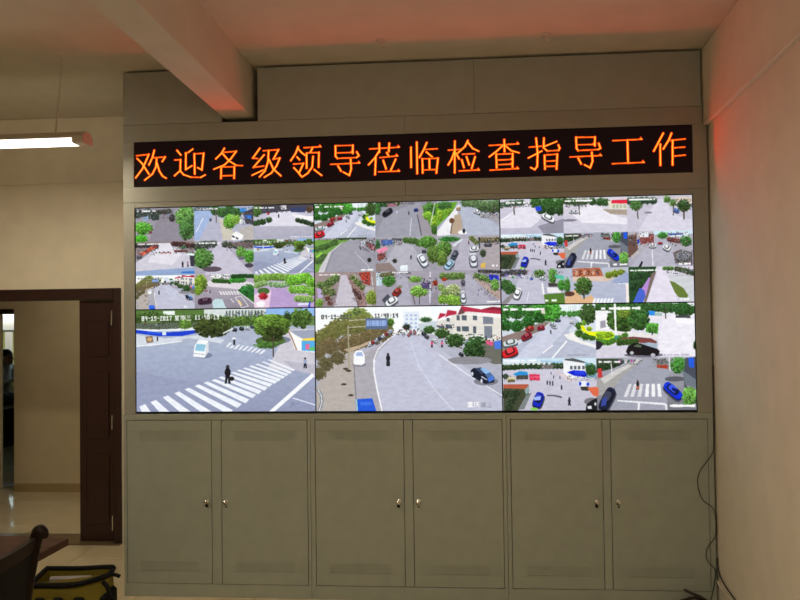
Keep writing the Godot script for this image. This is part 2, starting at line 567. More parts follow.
# ---- the large feeds
func feed_crossing(d: Rect2) -> void:
	view(d, Rect2(135.2, 309, 181, 104.3))
	bg(0xa2adbe, 0xaeb5ca, 300, 360)
	bg(0xa6b0c6, 0x9096b2, 345, 414)
	pg(0x949bb6, [135, 372, 175, 380, 205, 384, 135, 414])
	bg(0x56743a, 0x6f8a58, 309, 327)
	pg(0xe4ecea, [163, 310, 175, 310, 175, 314, 163, 314])
	pg(0x8fb5e6, [266, 309, 317, 309, 317, 317, 266, 315])
	pg(0xd2dad8, [205, 309, 268, 309, 266, 317, 226, 320, 205, 316])
	for i in 12:
		pg(0x6d7a72, [227 + i * 3.2, 311, 228.8 + i * 3.2, 310, 228.8 + i * 3.2, 317, 227 + i * 3.2, 318])
	hedge(0x4c6c30, [137, 317, 152, 314, 170, 320, 196, 318], 5, 40)
	hedge(0x5d8236, [226, 324, 238, 321, 262, 320], 5, 40)
	pg(0x5c6656, [135, 322, 200, 322, 200, 329, 135, 329])
	pg(0xe6ecf4, [135, 328, 158, 329, 185, 328, 200, 326, 200, 330, 135, 331])
	pg(0x1f40c8, [135, 329, 160, 332, 178, 331.5, 201, 329.5, 202, 332, 182, 336, 160, 336, 135, 332.5])
	pg(0x2c55dd, [146, 330.5, 160, 332, 160, 334, 146, 332.5])
	pg(0xd6e4ee, [162, 331, 166, 331, 166, 335, 162, 335])
	pg(0xcdd4de, [135, 334, 165, 338, 202, 335, 226, 340, 222, 344, 190, 338, 150, 346, 135, 345])
	ln(0xe9edf2, 1.2, [135, 346, 160, 344, 182, 341])
	clutter(140, 322, 200, 328, 26)
	clutter(226, 311, 268, 318, 40, 0.4)
	hedge(0x47662e, [205, 318, 228, 321], 5, 30)
	leaf(0x6f9a3c, 186, 324, 7, 5)
	leaf(0x3d4a22, 213, 327, 17, 10, 120)
	leaf(0x4d5f2a, 226, 326, 8, 7)
	pg(0xc9c6d0, [268, 372, 284, 340, 288, 330, 317, 330, 317, 377, 300, 372])
	pg(0xb9b6c4, [284, 362, 317, 366, 317, 377, 296, 372])
	pg(0x9aa2b4, [291, 332, 317, 331, 317, 344, 300, 342])
	pg(0xf3f2ee, [290, 331, 297, 336, 304, 340, 317, 340, 317, 354, 300, 352, 296, 350])
	pg(0x58a8e0, [303, 342, 317, 340, 317, 353, 303, 352])
	pg(0xf1d34a, [304, 340, 317, 339, 317, 342, 304, 342])
	pg(0xe06a9a, [307, 346, 311, 345, 311, 351, 307, 351])
	pg(0x67c06a, [311, 349, 316, 348, 316, 352, 311, 352])
	ln(0x9a7a62, 1.2, [289, 330, 293, 338, 298, 351])
	for x in [[236, 330], [243, 329], [249, 328.5], [254, 327]]:
		car([0x333c44, 0xd8dde2, 0x4a5560, 0x2f3a38][int(x[0]) % 4], x[0], x[1], 5, 3.4, 10)
	pg(0xd9dde0, [224, 333, 234, 328, 235, 329.5, 224, 334.5])
	leaf(0x52752f, 303, 319, 10, 10, 80)
	leaf(0x3d5a30, 289, 318, 4, 6, 30)
	el(0x7a7f92, 278, 341, 14, 4)
	el(0x4f6a3a, 272, 342, 15, 5)
	leaf(0x5a8a3a, 268, 346, 12, 3.6, 50)
	el(0x3c4428, 274, 339, 11, 4)
	leaf(0x648a30, 273.5, 327, 16.5, 11, 200)
	leaf(0x3c4c1f, 276, 332, 10, 8, 60)
	leaf(0x6f9836, 271, 322, 13, 6, 80)
	ln(0x4f4a3c, 1.3, [275, 337, 274.5, 358])
	for i in 9:
		var t := i / 8.0
		var a := Vector2(227, 346).lerp(Vector2(261, 353), t)
		pg(0xe2e6ee, [a.x + 4, a.y - 3 + t, a.x + 6.5, a.y - 3 + t, a.x + 2, a.y + 2, a.x - 1, a.y + 2])
	pg(0x8a7466, [144.5, 336, 152, 335.5, 153, 342, 146, 343])
	el(0xc8a878, 149, 339, 2.4, 2)
	man(0x2c2c34, 157, 341, 5)
	el(0x77809a, 204, 356, 9, 3)
	pg(0xf1f3f4, [193.5, 357, 195, 346, 199, 340, 209, 341, 209.5, 352, 205, 358.5])
	pg(0x8ec1d6, [195.5, 351, 197, 344, 206.5, 345, 205, 352])
	pg(0xd6dade, [206.5, 345, 209, 341.5, 209.5, 352, 206, 357])
	ln(0xa9b4c0, 0.8, [194, 354, 205, 355])
	man(0x30323c, 235.4, 346, 7)
	el(0xeaf2f4, 235, 339, 2, 1)
	var lx := [137.8, 149.4, 162, 173.9, 184.3, 194.8, 204, 212, 219, 225.5, 231.5, 237.5, 244, 250, 256.5, 263, 269]
	var ly := [408.7, 404, 399.3, 395, 391.2, 387.7, 384.7, 382, 379.2, 376.6, 374.4, 372, 370, 367.8, 365.8, 363.6, 361.4]
	var rx := [146, 166, 188, 210, 231, 240, 248, 255, 261, 267, 272, 277, 281, 285, 288.5, 292, 295.5]
	var ry := [416, 416, 416, 416, 414, 407.5, 403, 398, 394, 390.5, 387, 384, 381.5, 379, 376.6, 374.4, 372]
	for i in 17:
		var w := lerpf(7, 1.9, pow(i / 16.0, 0.7))
		pg(0xe8ecf6, [lx[i], ly[i] - w * 0.1, lx[i] + w * 0.9, ly[i] - w * 0.45, rx[i] + w * 0.5, ry[i] - w * 0.4, rx[i] - w * 0.4, ry[i] + w * 0.5])
	ln(0xf0f3fa, 4, [272, 414, 296, 393, 314, 377])
	ln(0xd9def0, 1.2, [294, 400, 316, 407])
	man(0x1e1c22, 228.5, 385, 19)
	el(0x26262c, 232.5, 380, 2.6, 2.2)
	man(0x9aa4c0, 306.5, 370, 11)
	digits("04-19-2017", 141, 315.2, 3.15, 4.6, 0xf2f6f4)
	glyph("xing", 175, 315, 4.6, 0xf2f6f4)
	glyph("qi", 181, 315, 4.6, 0xf2f6f4)
	glyph("san", 187, 315, 4.6, 0xf2f6f4)
	digits("11:40:13", 195.5, 314.6, 3.15, 4.6, 0xf2f6f4)
	if d.size.x > 300:
		glyph("chong", 287, 404, 4, 0x9aa0bc)
		glyph("qing", 292, 404, 4, 0x8288a6)
		glyph("qi", 297, 404, 4, 0x8f95b2)
		glyph("san", 302, 404, 4, 0x8f95b2)
	specks(int(d.get_area() / 25), 0.05)

func feed_avenue(d: Rect2) -> void:
	view(d, Rect2(316, 307.8, 185.5, 104))
	bg(0xeef8fc, 0xf8fcfc, 300, 336)
	bg(0xb3b4c3, 0xa6a8b6, 336, 413)
	pg(0xdfe6f0, [405, 313, 421, 313, 421, 333, 405, 333])
	for i in 12:
		pg(0xa9bad6, [407 + (i % 3) * 4.5, 315.5 + (i / 3) * 4, 409.5 + (i % 3) * 4.5, 315.5 + (i / 3) * 4, 409.5 + (i % 3) * 4.5, 317.5 + (i / 3) * 4, 407 + (i % 3) * 4.5, 317.5 + (i / 3) * 4])
	pg(0xc3cdd6, [420, 325, 440, 322, 440, 334, 420, 333])
	leaf(0x4d7a4a, 427, 321, 6, 2.6, 30)
	leaf(0x3c4438, 408, 328, 4, 3.4, 30)
	pg(0xb2aaa4, [316, 388, 340, 352, 360, 348, 357, 413, 316, 413])
	pg(0xaaa6ae, [355, 413, 354, 358, 378, 348, 392, 338, 398, 335, 384, 352, 377, 366, 378, 386, 384, 413])
	pg(0xbcbdce, [398, 335, 416, 334, 436, 346, 470, 372, 501, 400, 501, 413, 384, 413, 376, 384, 374, 366, 380, 352])
	pg(0xbfc1d4, [404, 336, 414, 336, 440, 360, 452, 390, 430, 390, 412, 362])
	# trees on the near side and the long sign
	rough = 0.35
	leaf(0x8a9a4a, 358, 318, 14, 9, 90)
	hedge(0x7c7c44, [322, 340, 340, 328, 362, 326, 384, 330], 9, 60)
	hedge(0x7a6a48, [318, 352, 330, 346, 346, 345, 366, 340, 384, 334], 8, 50)
	hedge(0x6c6444, [318, 374, 326, 364, 338, 358], 7, 40)
	rough = 0.8
	leaf(0x7f9a52, 358, 312, 5, 4, 24)
	leaf(0x5b8a34, 392, 323, 4, 4, 30)
	rough = 0.78
	pg(0xb9a48c, [344, 350, 360, 346, 372, 341, 372, 344, 350, 353])
	for i in 7:
		car([0xd8dce6, 0x9a3a3a, 0xb8c0d2, 0x4a4a58][i % 4], 371 + i * 3.4, 345 - i * 2.1, 5, 3.6, 150)
	ln(0xa49c84, 1.3, [349, 326, 349.5, 373])
	ln(0xb9b3a0, 0.9, [350, 321, 367, 320])
	ln(0xb9b3a0, 0.9, [350, 328, 367, 327])
	pg(0x5c6c8c, [367, 319, 389, 319, 389, 330, 367, 330])
	for i in 8:
		pg(0x86a0d2 if i % 2 else 0x93acd8, [368 + i * 2.5, 321, 370.3 + i * 2.5, 321, 370.3 + i * 2.5, 327, 368 + i * 2.5, 327])
	# houses with red roofs
	pg(0xd9d6cf, [438, 323, 456, 319, 456, 340, 438, 335])
	pg(0xdedad2, [453, 316, 464, 313, 501.5, 319, 501.5, 347, 455, 339])
	for r in [[440, 327, 446, 330], [447, 326, 453, 330], [458, 328, 461.5, 333], [463, 328, 470, 333], [474, 328, 477, 335], [474, 317, 478, 322], [458, 317, 461, 322], [463, 317, 468, 322], [448, 319.5, 451, 323], [485, 328, 493, 340], [484, 318, 494, 326]]:
		pg(0x57606a if r[0] < 480 else 0x7b828e, [r[0], r[1], r[2], r[1] + 0.4, r[2], r[3] + 0.4, r[0], r[3]])
	pg(0xf2efe8, [466, 315, 494, 317, 501.5, 319, 501.5, 320.5, 466, 316.5])
	pg(0xb3324a, [459, 316, 463, 307.9, 482, 311.5, 494, 309.5, 501.5, 311, 501.5, 316.5, 468, 313.4])
	pg(0x8a2a3c, [484, 311, 494, 309, 501.5, 310, 501.5, 313, 490, 312])
	pg(0x6d4a50, [459, 317, 463, 309, 466, 315])
	pg(0xb3324a, [446.5, 319, 449, 311.6, 458, 313, 458, 316, 450, 317.5])
	pg(0xb3324a, [439, 321, 441.5, 314.6, 447, 315.4, 446.5, 317.5, 442, 319.5])
	pg(0xe4e4e0, [470, 336, 484, 338, 484, 346, 470, 343])
	clutter(438, 326, 455, 340, 30)
	clutter(455, 336, 500, 350, 50)
	clutter(395, 330, 432, 337, 40, 0.4)
	leaf(0x456b34, 431, 331, 6, 4, 40)
	leaf(0x40632f, 443, 335, 7, 5, 50)
	leaf(0x3b5e2c, 456, 342, 9, 6.5, 70)
	leaf(0x2f5226, 478, 350, 13, 10.5, 110)
	pg(0x6b6b62, [482, 346, 501.5, 342, 501.5, 366, 494, 366, 480, 360])
	leaf(0x2f5226, 476, 352, 10, 8, 60)
	pg(0x4d78d8, [494.5, 343.5, 501, 342.5, 501, 351, 495, 351])
	pg(0xd85a86, [486, 342, 494, 344, 493, 348, 487, 346])
	el(0x8b8a90, 470, 362, 22, 4)
	for x in [[425, 335, 0x3a3c44], [428, 338, 0x55565e], [436, 342, 0xe2e4ea], [462, 356, 0x30323a]]:
		car(x[2], x[0], x[1], 5, 3.4, 35)
	man(0xd84a6a, 433, 349, 7)
	man(0xd86a86, 443, 349, 7)
	for x in [[405, 335], [410, 336], [416, 334], [412, 333]]:
		car(0xc8ccd8 if int(x[0]) % 2 else 0xb06a70, x[0], x[1], 4, 2.6, 90)
	ln(0xeef0f6, 1.5, [382.5, 413, 377.5, 390, 374.5, 372, 375, 360])
	ln(0xe4e6ee, 1.1, [375, 360, 379, 350, 390, 340, 397, 335.5])
	ln(0xcfd1de, 1.1, [455, 413, 436, 392, 420, 368, 412, 344])
	ln(0xdcdee8, 1.2, [440, 356, 468, 376, 501.5, 397])
	ln(0x77737a, 0.8, [354.6, 366, 355.4, 386, 356.4, 400])
	el(0x84828e, 360, 365, 7, 2.4)
	pg(0xf2f3f6, [354, 365, 354.5, 355, 357, 351, 363, 351, 365.5, 356, 365.5, 364, 362, 366])
	pg(0x9fb0d8, [356, 356.5, 357.8, 353, 362.6, 353, 364, 357])
	man(0x23242a, 389, 367, 13)
	el(0x2c2d34, 389, 364, 1.8, 3.4)
	el(0x7d7c88, 486, 383, 12, 4)
	pg(0x1d2230, [471, 372, 474, 369.5, 482, 370, 494.5, 379, 494, 384, 485, 385.5, 472, 378])
	pg(0x3a4660, [475, 370, 481, 369, 486, 373, 482, 376])
	pg(0x8fb8e4, [480, 370.5, 485, 369.5, 490, 373.5, 486, 376])
	pg(0x50709c, [485, 376.5, 490, 373.8, 493, 377, 488, 380])
	pg(0x4a74cc, [487, 380, 493, 377, 494.5, 381, 489, 384])
	pg(0xb8c4d4, [482, 377.5, 487, 381, 487, 382, 481, 378.6])
	el(0xd2d4da, 472.6, 375.4, 1, 2)
	el(0xd2d4da, 481.6, 382.4, 1.1, 2)
	pg(0x2a5ad2, [357.3, 400, 372.5, 399, 376.5, 412, 358, 412])
	pg(0x3e72e0, [360, 403, 371, 402.5, 372.5, 406, 361, 406.5])
	ln(0x8fd6cc, 0.9, [356.4, 400, 357.6, 412])
	for x in [[344, 385], [351, 396], [346, 369.5], [349, 371.5]]:
		el(0x4a4036, x[0], x[1], 2.8, 1.1)
	for i in 3:
		ln([0x6a6e78, 0xe8eaea, 0x8b8f96][i], 1.5, [317 + i, 390, 320.5 + i * 0.8, 396, 321 + i * 0.8, 403, 318 + i, 411])
	digits("04-19-2017", 322, 314.8, 3.15, 4.4, 0x4c5450)
	digits("11:40:14", 376, 314.2, 3.0, 4.4, 0x3c4440)
	glyph("chong", 467.5, 403, 5.2, 0xffffff)
	glyph("qing", 473.8, 403, 5.2, 0xffffff)
	if d.size.x > 300:
		glyph("qi", 481, 404, 4.5, 0x8a8c98)
		glyph("san", 487, 404, 4.5, 0x8a8c98)
	specks(int(d.get_area() / 25), 0.05)

func feed_park(d: Rect2) -> void:
	view(d, Rect2(30, 35, 740, 415))
	bg(0xdce6ee, 0xc3c8d8)
	pg(0xe6f0f4, [480, 35, 640, 35, 640, 100, 480, 100])
	for i in 5:
		pg(0x9fb0b8, [560 + i * 14, 45, 564 + i * 14, 45, 564 + i * 14, 90, 560 + i * 14, 90])
	pg(0xb5bacb, [500, 130, 600, 130, 640, 170, 560, 230, 560, 290, 640, 340, 770, 380, 770, 450, 30, 450, 30, 420, 350, 230])
	pg(0xc6cadb, [350, 230, 500, 140, 560, 140, 560, 200, 470, 300, 300, 450, 120, 450])
	hedge(0x55a044, [520, 105, 570, 110, 640, 105], 24, 30)
	hedge(0x3f8034, [40, 90, 150, 80, 260, 80, 360, 110], 60, 60)
	hedge(0x2f6a2a, [60, 190, 150, 200, 240, 170, 330, 130, 420, 120], 45, 50)
	leaf(0x54b03a, 430, 90, 65, 70, 110)
	leaf(0x4aa035, 350, 60, 60, 40, 60)
	pg(0x8b7a74, [30, 280, 200, 230, 320, 180, 420, 165, 330, 240, 160, 310, 30, 400])
	pg(0xd6cbc4, [340, 60, 370, 60, 375, 110, 345, 100])
	car(0xa32638, 340, 215, 60, 34, -8)
	car(0xb0342c, 250, 220, 70, 40, -20)
	car(0x9c2434, 225, 280, 90, 46, -25)
	car(0xc8d4d4, 95, 330, 120, 48, -12)
	car(0xd8262c, 90, 405, 130, 70, -20)
	car(0xd8dde6, 445, 205, 46, 28, 20)
	car(0xc4ccd6, 430, 185, 44, 26, 15)
	car(0x44565a, 475, 160, 46, 20, -8)
	car(0xe4e8f0, 585, 170, 36, 26, 10)
	man(0x2a2c33, 416, 262, 32)
	ln(0xf2f4f8, 12, [425, 450, 540, 320])
	ln(0xf5eef0, 10, [350, 410, 430, 350])
	pg(0xece9e6, [520, 270, 600, 250, 640, 310, 770, 355, 770, 375, 620, 330, 545, 300])
	leaf(0x3d5a2a, 715, 110, 62, 76, 110)
	hedge(0x4a7a2c, [640, 200, 640, 260, 690, 285, 740, 290], 30, 30)
	pg(0xe6ee1e, [650, 195, 680, 205, 700, 245, 770, 250, 770, 285, 720, 275, 660, 240])
	leaf(0xb2d42a, 720, 225, 24, 18, 30)
	leaf(0x8fca3a, 680, 180, 18, 20, 30)
	stamp(45, 58, 330, 22)
	stamp(545, 420, 180, 16, 0xa0a4b4)
	specks(int(d.get_area() / 25), 0.06)

func feed_garden(d: Rect2) -> void:
	view(d, Rect2(15, 35, 760, 415))
	bg(0xe9e6f0, 0xd2cfdd)
	hedge(0x3f6d34, [20, 60, 200, 60, 400, 60, 560, 70], 34, 40)
	pg(0xf0eef2, [15, 85, 115, 85, 120, 230, 15, 240])
	pg(0x9c98a4, [50, 170, 90, 160, 95, 215, 50, 225])
	pg(0xe8e4ee, [420, 140, 540, 150, 500, 300, 500, 430, 780, 440, 780, 180, 620, 130, 540, 160])
	hedge(0x3a6a32, [470, 60, 560, 70, 690, 70, 750, 90], 38, 50)
	pg(0x2f8ae0, [405, 95, 475, 95, 470, 130, 410, 125])
	pg(0x9cb4b0, [470, 105, 530, 110, 525, 135, 470, 130])
	ln(0x4a4640, 9, [556, 70, 556, 155])
	leaf(0x33602c, 690, 90, 66, 50, 80)
	pg(0xf6f4fa, [628, 150, 770, 160, 770, 200, 632, 190])
	pg(0x4d4a50, [630, 132, 740, 132, 745, 152, 632, 150])
	leaf(0x3f6526, 215, 160, 100, 90, 160)
	leaf(0x7c9c34, 250, 110, 60, 40, 60)
	leaf(0x3a6a2c, 350, 150, 75, 85, 130)
	pg(0x4f9a38, [410, 190, 500, 190, 492, 272, 400, 255])
	leaf(0x5aa83e, 450, 225, 44, 38, 60)
	pg(0xe4e0de, [15, 235, 120, 235, 250, 255, 490, 275, 480, 300, 250, 285, 120, 262])
	pg(0xc3ea1e, [15, 245, 140, 250, 180, 300, 110, 330, 15, 300])
	leaf(0xa8d828, 80, 275, 70, 26, 60)
	hedge(0x5c9a34, [30, 320, 110, 335, 200, 300, 240, 280], 24, 30)
	pg(0x7a4440, [200, 300, 300, 290, 440, 305, 485, 330, 480, 350, 260, 330])
	hedge(0x47692e, [200, 335, 260, 330, 320, 330], 26, 30)
	pg(0xd0cbd8, [15, 390, 110, 355, 260, 370, 240, 430, 15, 440])
	ln(0xf4f4f2, 15, [166, 35, 170, 285])
	el(0x4a8a8a, 172, 292, 14, 14)
	man(0x2b2c30, 450, 282, 36)
	el(0x706c7a, 380, 432, 150, 18)
	pg(0x1f1c20, [245, 405, 265, 360, 310, 340, 400, 345, 480, 380, 505, 405, 490, 440, 260, 430])
	pg(0x9fb0c0, [360, 345, 420, 335, 490, 345, 480, 385, 420, 365])
	pg(0x5a6a52, [300, 365, 335, 348, 370, 360, 360, 375])
	el(0xb8b8c0, 290, 415, 15, 13)
	el(0xb8b8c0, 452, 432, 18, 13)
	pg(0x2c2a32, [15, 320, 50, 325, 72, 350, 40, 385, 15, 390])
	leaf(0x2c4a24, 775, 360, 14, 34, 30)
	stamp(45, 60, 320, 22)
	stamp(540, 425, 190, 14, 0xb8b4c2)
	specks(int(d.get_area() / 25), 0.06)

func feed_square(d: Rect2) -> void:
	view(d, Rect2(32, 30, 750, 420))
	bg(0xc5dcea, 0xd6e6ec, 30, 100)
	bg(0xc9c6d4, 0xbdbaca, 95, 450)
	pg(0x9fc4de, [350, 50, 560, 55, 540, 90, 350, 85])
	hedge(0x33502c, [40, 105, 130, 100, 230, 92, 320, 95, 440, 92, 500, 95], 24, 40)
	for i in 9:
		pg(0xdfe4e4, [60 + i * 42, 60 + (i % 3) * 4, 82 + i * 42, 60, 82 + i * 42, 84, 60 + i * 42, 84])
	pg(0x77706e, [350, 85, 440, 80, 440, 112, 350, 112])
	ln(0x8a8a92, 4, [344, 35, 346, 130])
	pg(0x7fa8c0, [690, 60, 780, 90, 780, 190, 700, 190])
	leaf(0x39632f, 735, 125, 45, 48, 60)
	pg(0xe9ebee, [520, 45, 560, 40, 690, 75, 700, 190, 560, 190, 520, 150])
	pg(0x54575a, [530, 38, 600, 32, 690, 60, 690, 72, 600, 58, 530, 48])
	for i in 4:
		pg(0x5f666c, [572 + i * 32, 95, 592 + i * 32, 95, 592 + i * 32, 122, 572 + i * 32, 122])
	pg(0x1426c8, [545, 145, 600, 128, 690, 135, 705, 175, 690, 185, 600, 172])
	pg(0x2a3ee0, [600, 132, 680, 138, 690, 165, 610, 160])
	pg(0xd8c8cc, [500, 150, 600, 205, 640, 215, 560, 220, 440, 125])
	el(0x3a4a3e, 55, 175, 25, 22)
	pg(0x2f8fd0, [115, 155, 170, 132, 230, 140, 235, 165, 130, 170])
	pg(0x4d4a44, [140, 168, 235, 165, 235, 200, 140, 200])
	pg(0xcfc79a, [68, 182, 130, 180, 132, 215, 66, 220])
	pg(0x6a6248, [72, 200, 128, 200, 128, 222, 72, 224])
	pg(0xd8395a, [245, 158, 328, 160, 330, 210, 246, 208])
	pg(0xf0708a, [250, 176, 325, 178, 325, 186, 250, 184])
	pg(0xb05a44, [34, 240, 240, 238, 240, 262, 180, 300, 34, 290])
	pg(0x454a38, [34, 270, 150, 275, 220, 280, 250, 330, 150, 450, 34, 450])
	hedge(0x3c4c34, [50, 320, 130, 310, 80, 420], 34, 30)
	pg(0x8aa2a4, [205, 285, 240, 250, 245, 300, 215, 325])
	pg(0x7a8082, [215, 330, 262, 305, 200, 440, 150, 445])
	clutter(40, 70, 520, 110, 90, 0.5)
	clutter(40, 170, 330, 215, 40)
	clutter(540, 170, 780, 215, 60)
	car(0x1c2ec0, 315, 365, 120, 80, -70)
	pg(0x9fb8f0, [275, 345, 335, 335, 330, 365, 285, 370])
	el(0x86d04a, 280, 438, 30, 10)
	ln(0x5d5a66, 13, [385, 330, 440, 330, 500, 345])
	for x in [[388, 245, 38], [410, 250, 38], [432, 252, 38], [502, 285, 40], [440, 195, 26], [420, 160, 20], [490, 200, 24], [562, 415, 70]]:
		man(0x33343c, x[0], x[1], x[2])
	el(0xe8ecf8, 672, 238, 40, 22)
	el(0x2038c0, 650, 238, 10, 16)
	el(0x2a48d0, 712, 242, 12, 14)
	pg(0x3a3c34, [650, 260, 720, 260, 715, 295, 660, 290])
	pg(0xd86a4a, [705, 270, 782, 262, 782, 345, 750, 330])
	el(0x77747c, 740, 380, 60, 30)
	pg(0x222224, [700, 400, 740, 370, 782, 350, 782, 450, 690, 450])
	pg(0xd8dce4, [705, 418, 735, 412, 740, 438, 708, 440])
	el(0xd0d4dc, 768, 400, 8, 14)
	stamp(45, 40, 250, 16, 0xf0f4f4)
	specks(int(d.get_area() / 25), 0.06)

func feed_junction(d: Rect2) -> void:
	view(d, Rect2(0, 22, 770, 418))
	bg(0xaaabb6, 0x77777f)
	pg(0x9e9fac, [360, 22, 470, 22, 560, 150, 540, 440, 100, 440, 150, 230])
	pg(0xa2a09e, [0, 200, 130, 140, 340, 40, 360, 40, 200, 170, 110, 290, 0, 330])
	pg(0x3e4a3a, [0, 30, 200, 30, 230, 60, 130, 110, 0, 140])
	hedge(0x33502c, [30, 100, 110, 80, 170, 60], 28, 30)
	for i in 8:
		pg([0xb05a9a, 0x4a4a58, 0xe0e0e6, 0x3c5a48][i % 4], [170 + i * 24, 40 + (i % 2) * 8, 188 + i * 24, 36, 190 + i * 24, 62 - i * 2, 172 + i * 24, 72 - i * 2])
	pg(0xc9c6c4, [30, 190, 150, 120, 345, 35, 360, 38, 190, 140, 60, 230])
	ln(0xd8d8da, 8, [115, 50, 122, 165])
	pg(0xc23a3a, [8, 110, 40, 105, 46, 180, 12, 182])
	pg(0x8a8688, [440, 30, 590, 60, 590, 130, 480, 90])
	pg(0xb0402c, [470, 80, 555, 85, 555, 115, 470, 105])
	pg(0x6b706e, [470, 40, 540, 30, 560, 70, 480, 75])
	ln(0xdedee2, 9, [568, 25, 572, 130])
	leaf(0x4d9a3c, 635, 85, 55, 62, 90)
	pg(0x4a4e5a, [690, 30, 770, 22, 770, 220, 680, 150])
	pg(0x2a5ad8, [715, 30, 760, 25, 760, 110, 720, 100])
	el(0x5c5d64, 610, 195, 80, 20)
	ln(0x5a5c62, 22, [690, 150, 690, 270])
	pg(0x6e7680, [660, 120, 770, 200, 770, 270, 690, 240])
	for i in 6:
		var x: float = [250, 292, 338, 385, 428, 470][i]
		var k: float = [70.0, 55.0, 36.0, 15.0, 0.0, -16.0][i]
		pg(0xd6d6da if i < 3 else 0xe9eaec, [x, 232, x + 24, 232, x + 26 - k * 0.55, 336, x - 4 - k * 0.55, 336])
	pg(0xe4e4e8, [160, 358, 530, 385, 532, 402, 160, 370])
	pg(0xe4e4e8, [318, 378, 336, 380, 330, 440, 314, 440])
	pg(0xdadade, [526, 390, 544, 392, 548, 440, 530, 440])
	clutter(20, 40, 340, 80, 70)
	clutter(440, 30, 600, 110, 50)
	man(0x2c2220, 320, 276, 72)
	el(0xc86a4a, 320, 262, 13, 9)
	car(0x1a36d8, 592, 290, 170, 78, 42)
	pg(0x142060, [590, 262, 632, 280, 612, 300, 580, 280])
	car(0x22263e, 80, 350, 190, 90, -62)
	pg(0x3a4a9a, [40, 350, 80, 330, 70, 400, 30, 410])
	pg(0xd86a4a, [0, 260, 14, 262, 14, 320, 0, 325])
	leaf(0x6fb04a, 720, 335, 55, 70, 110)
	stamp(20, 48, 160, 16)
	stamp(570, 395, 185, 24)
	specks(int(d.get_area() / 25), 0.06)

# ---- the small feeds, one function for each bank of nine
func bank(k: int) -> Rect2:
	# places of the nine pictures on a monitor of 540 x 306 pixels
	return Rect2((k % 3) * 180, (k / 3) * 102, 180, 102)

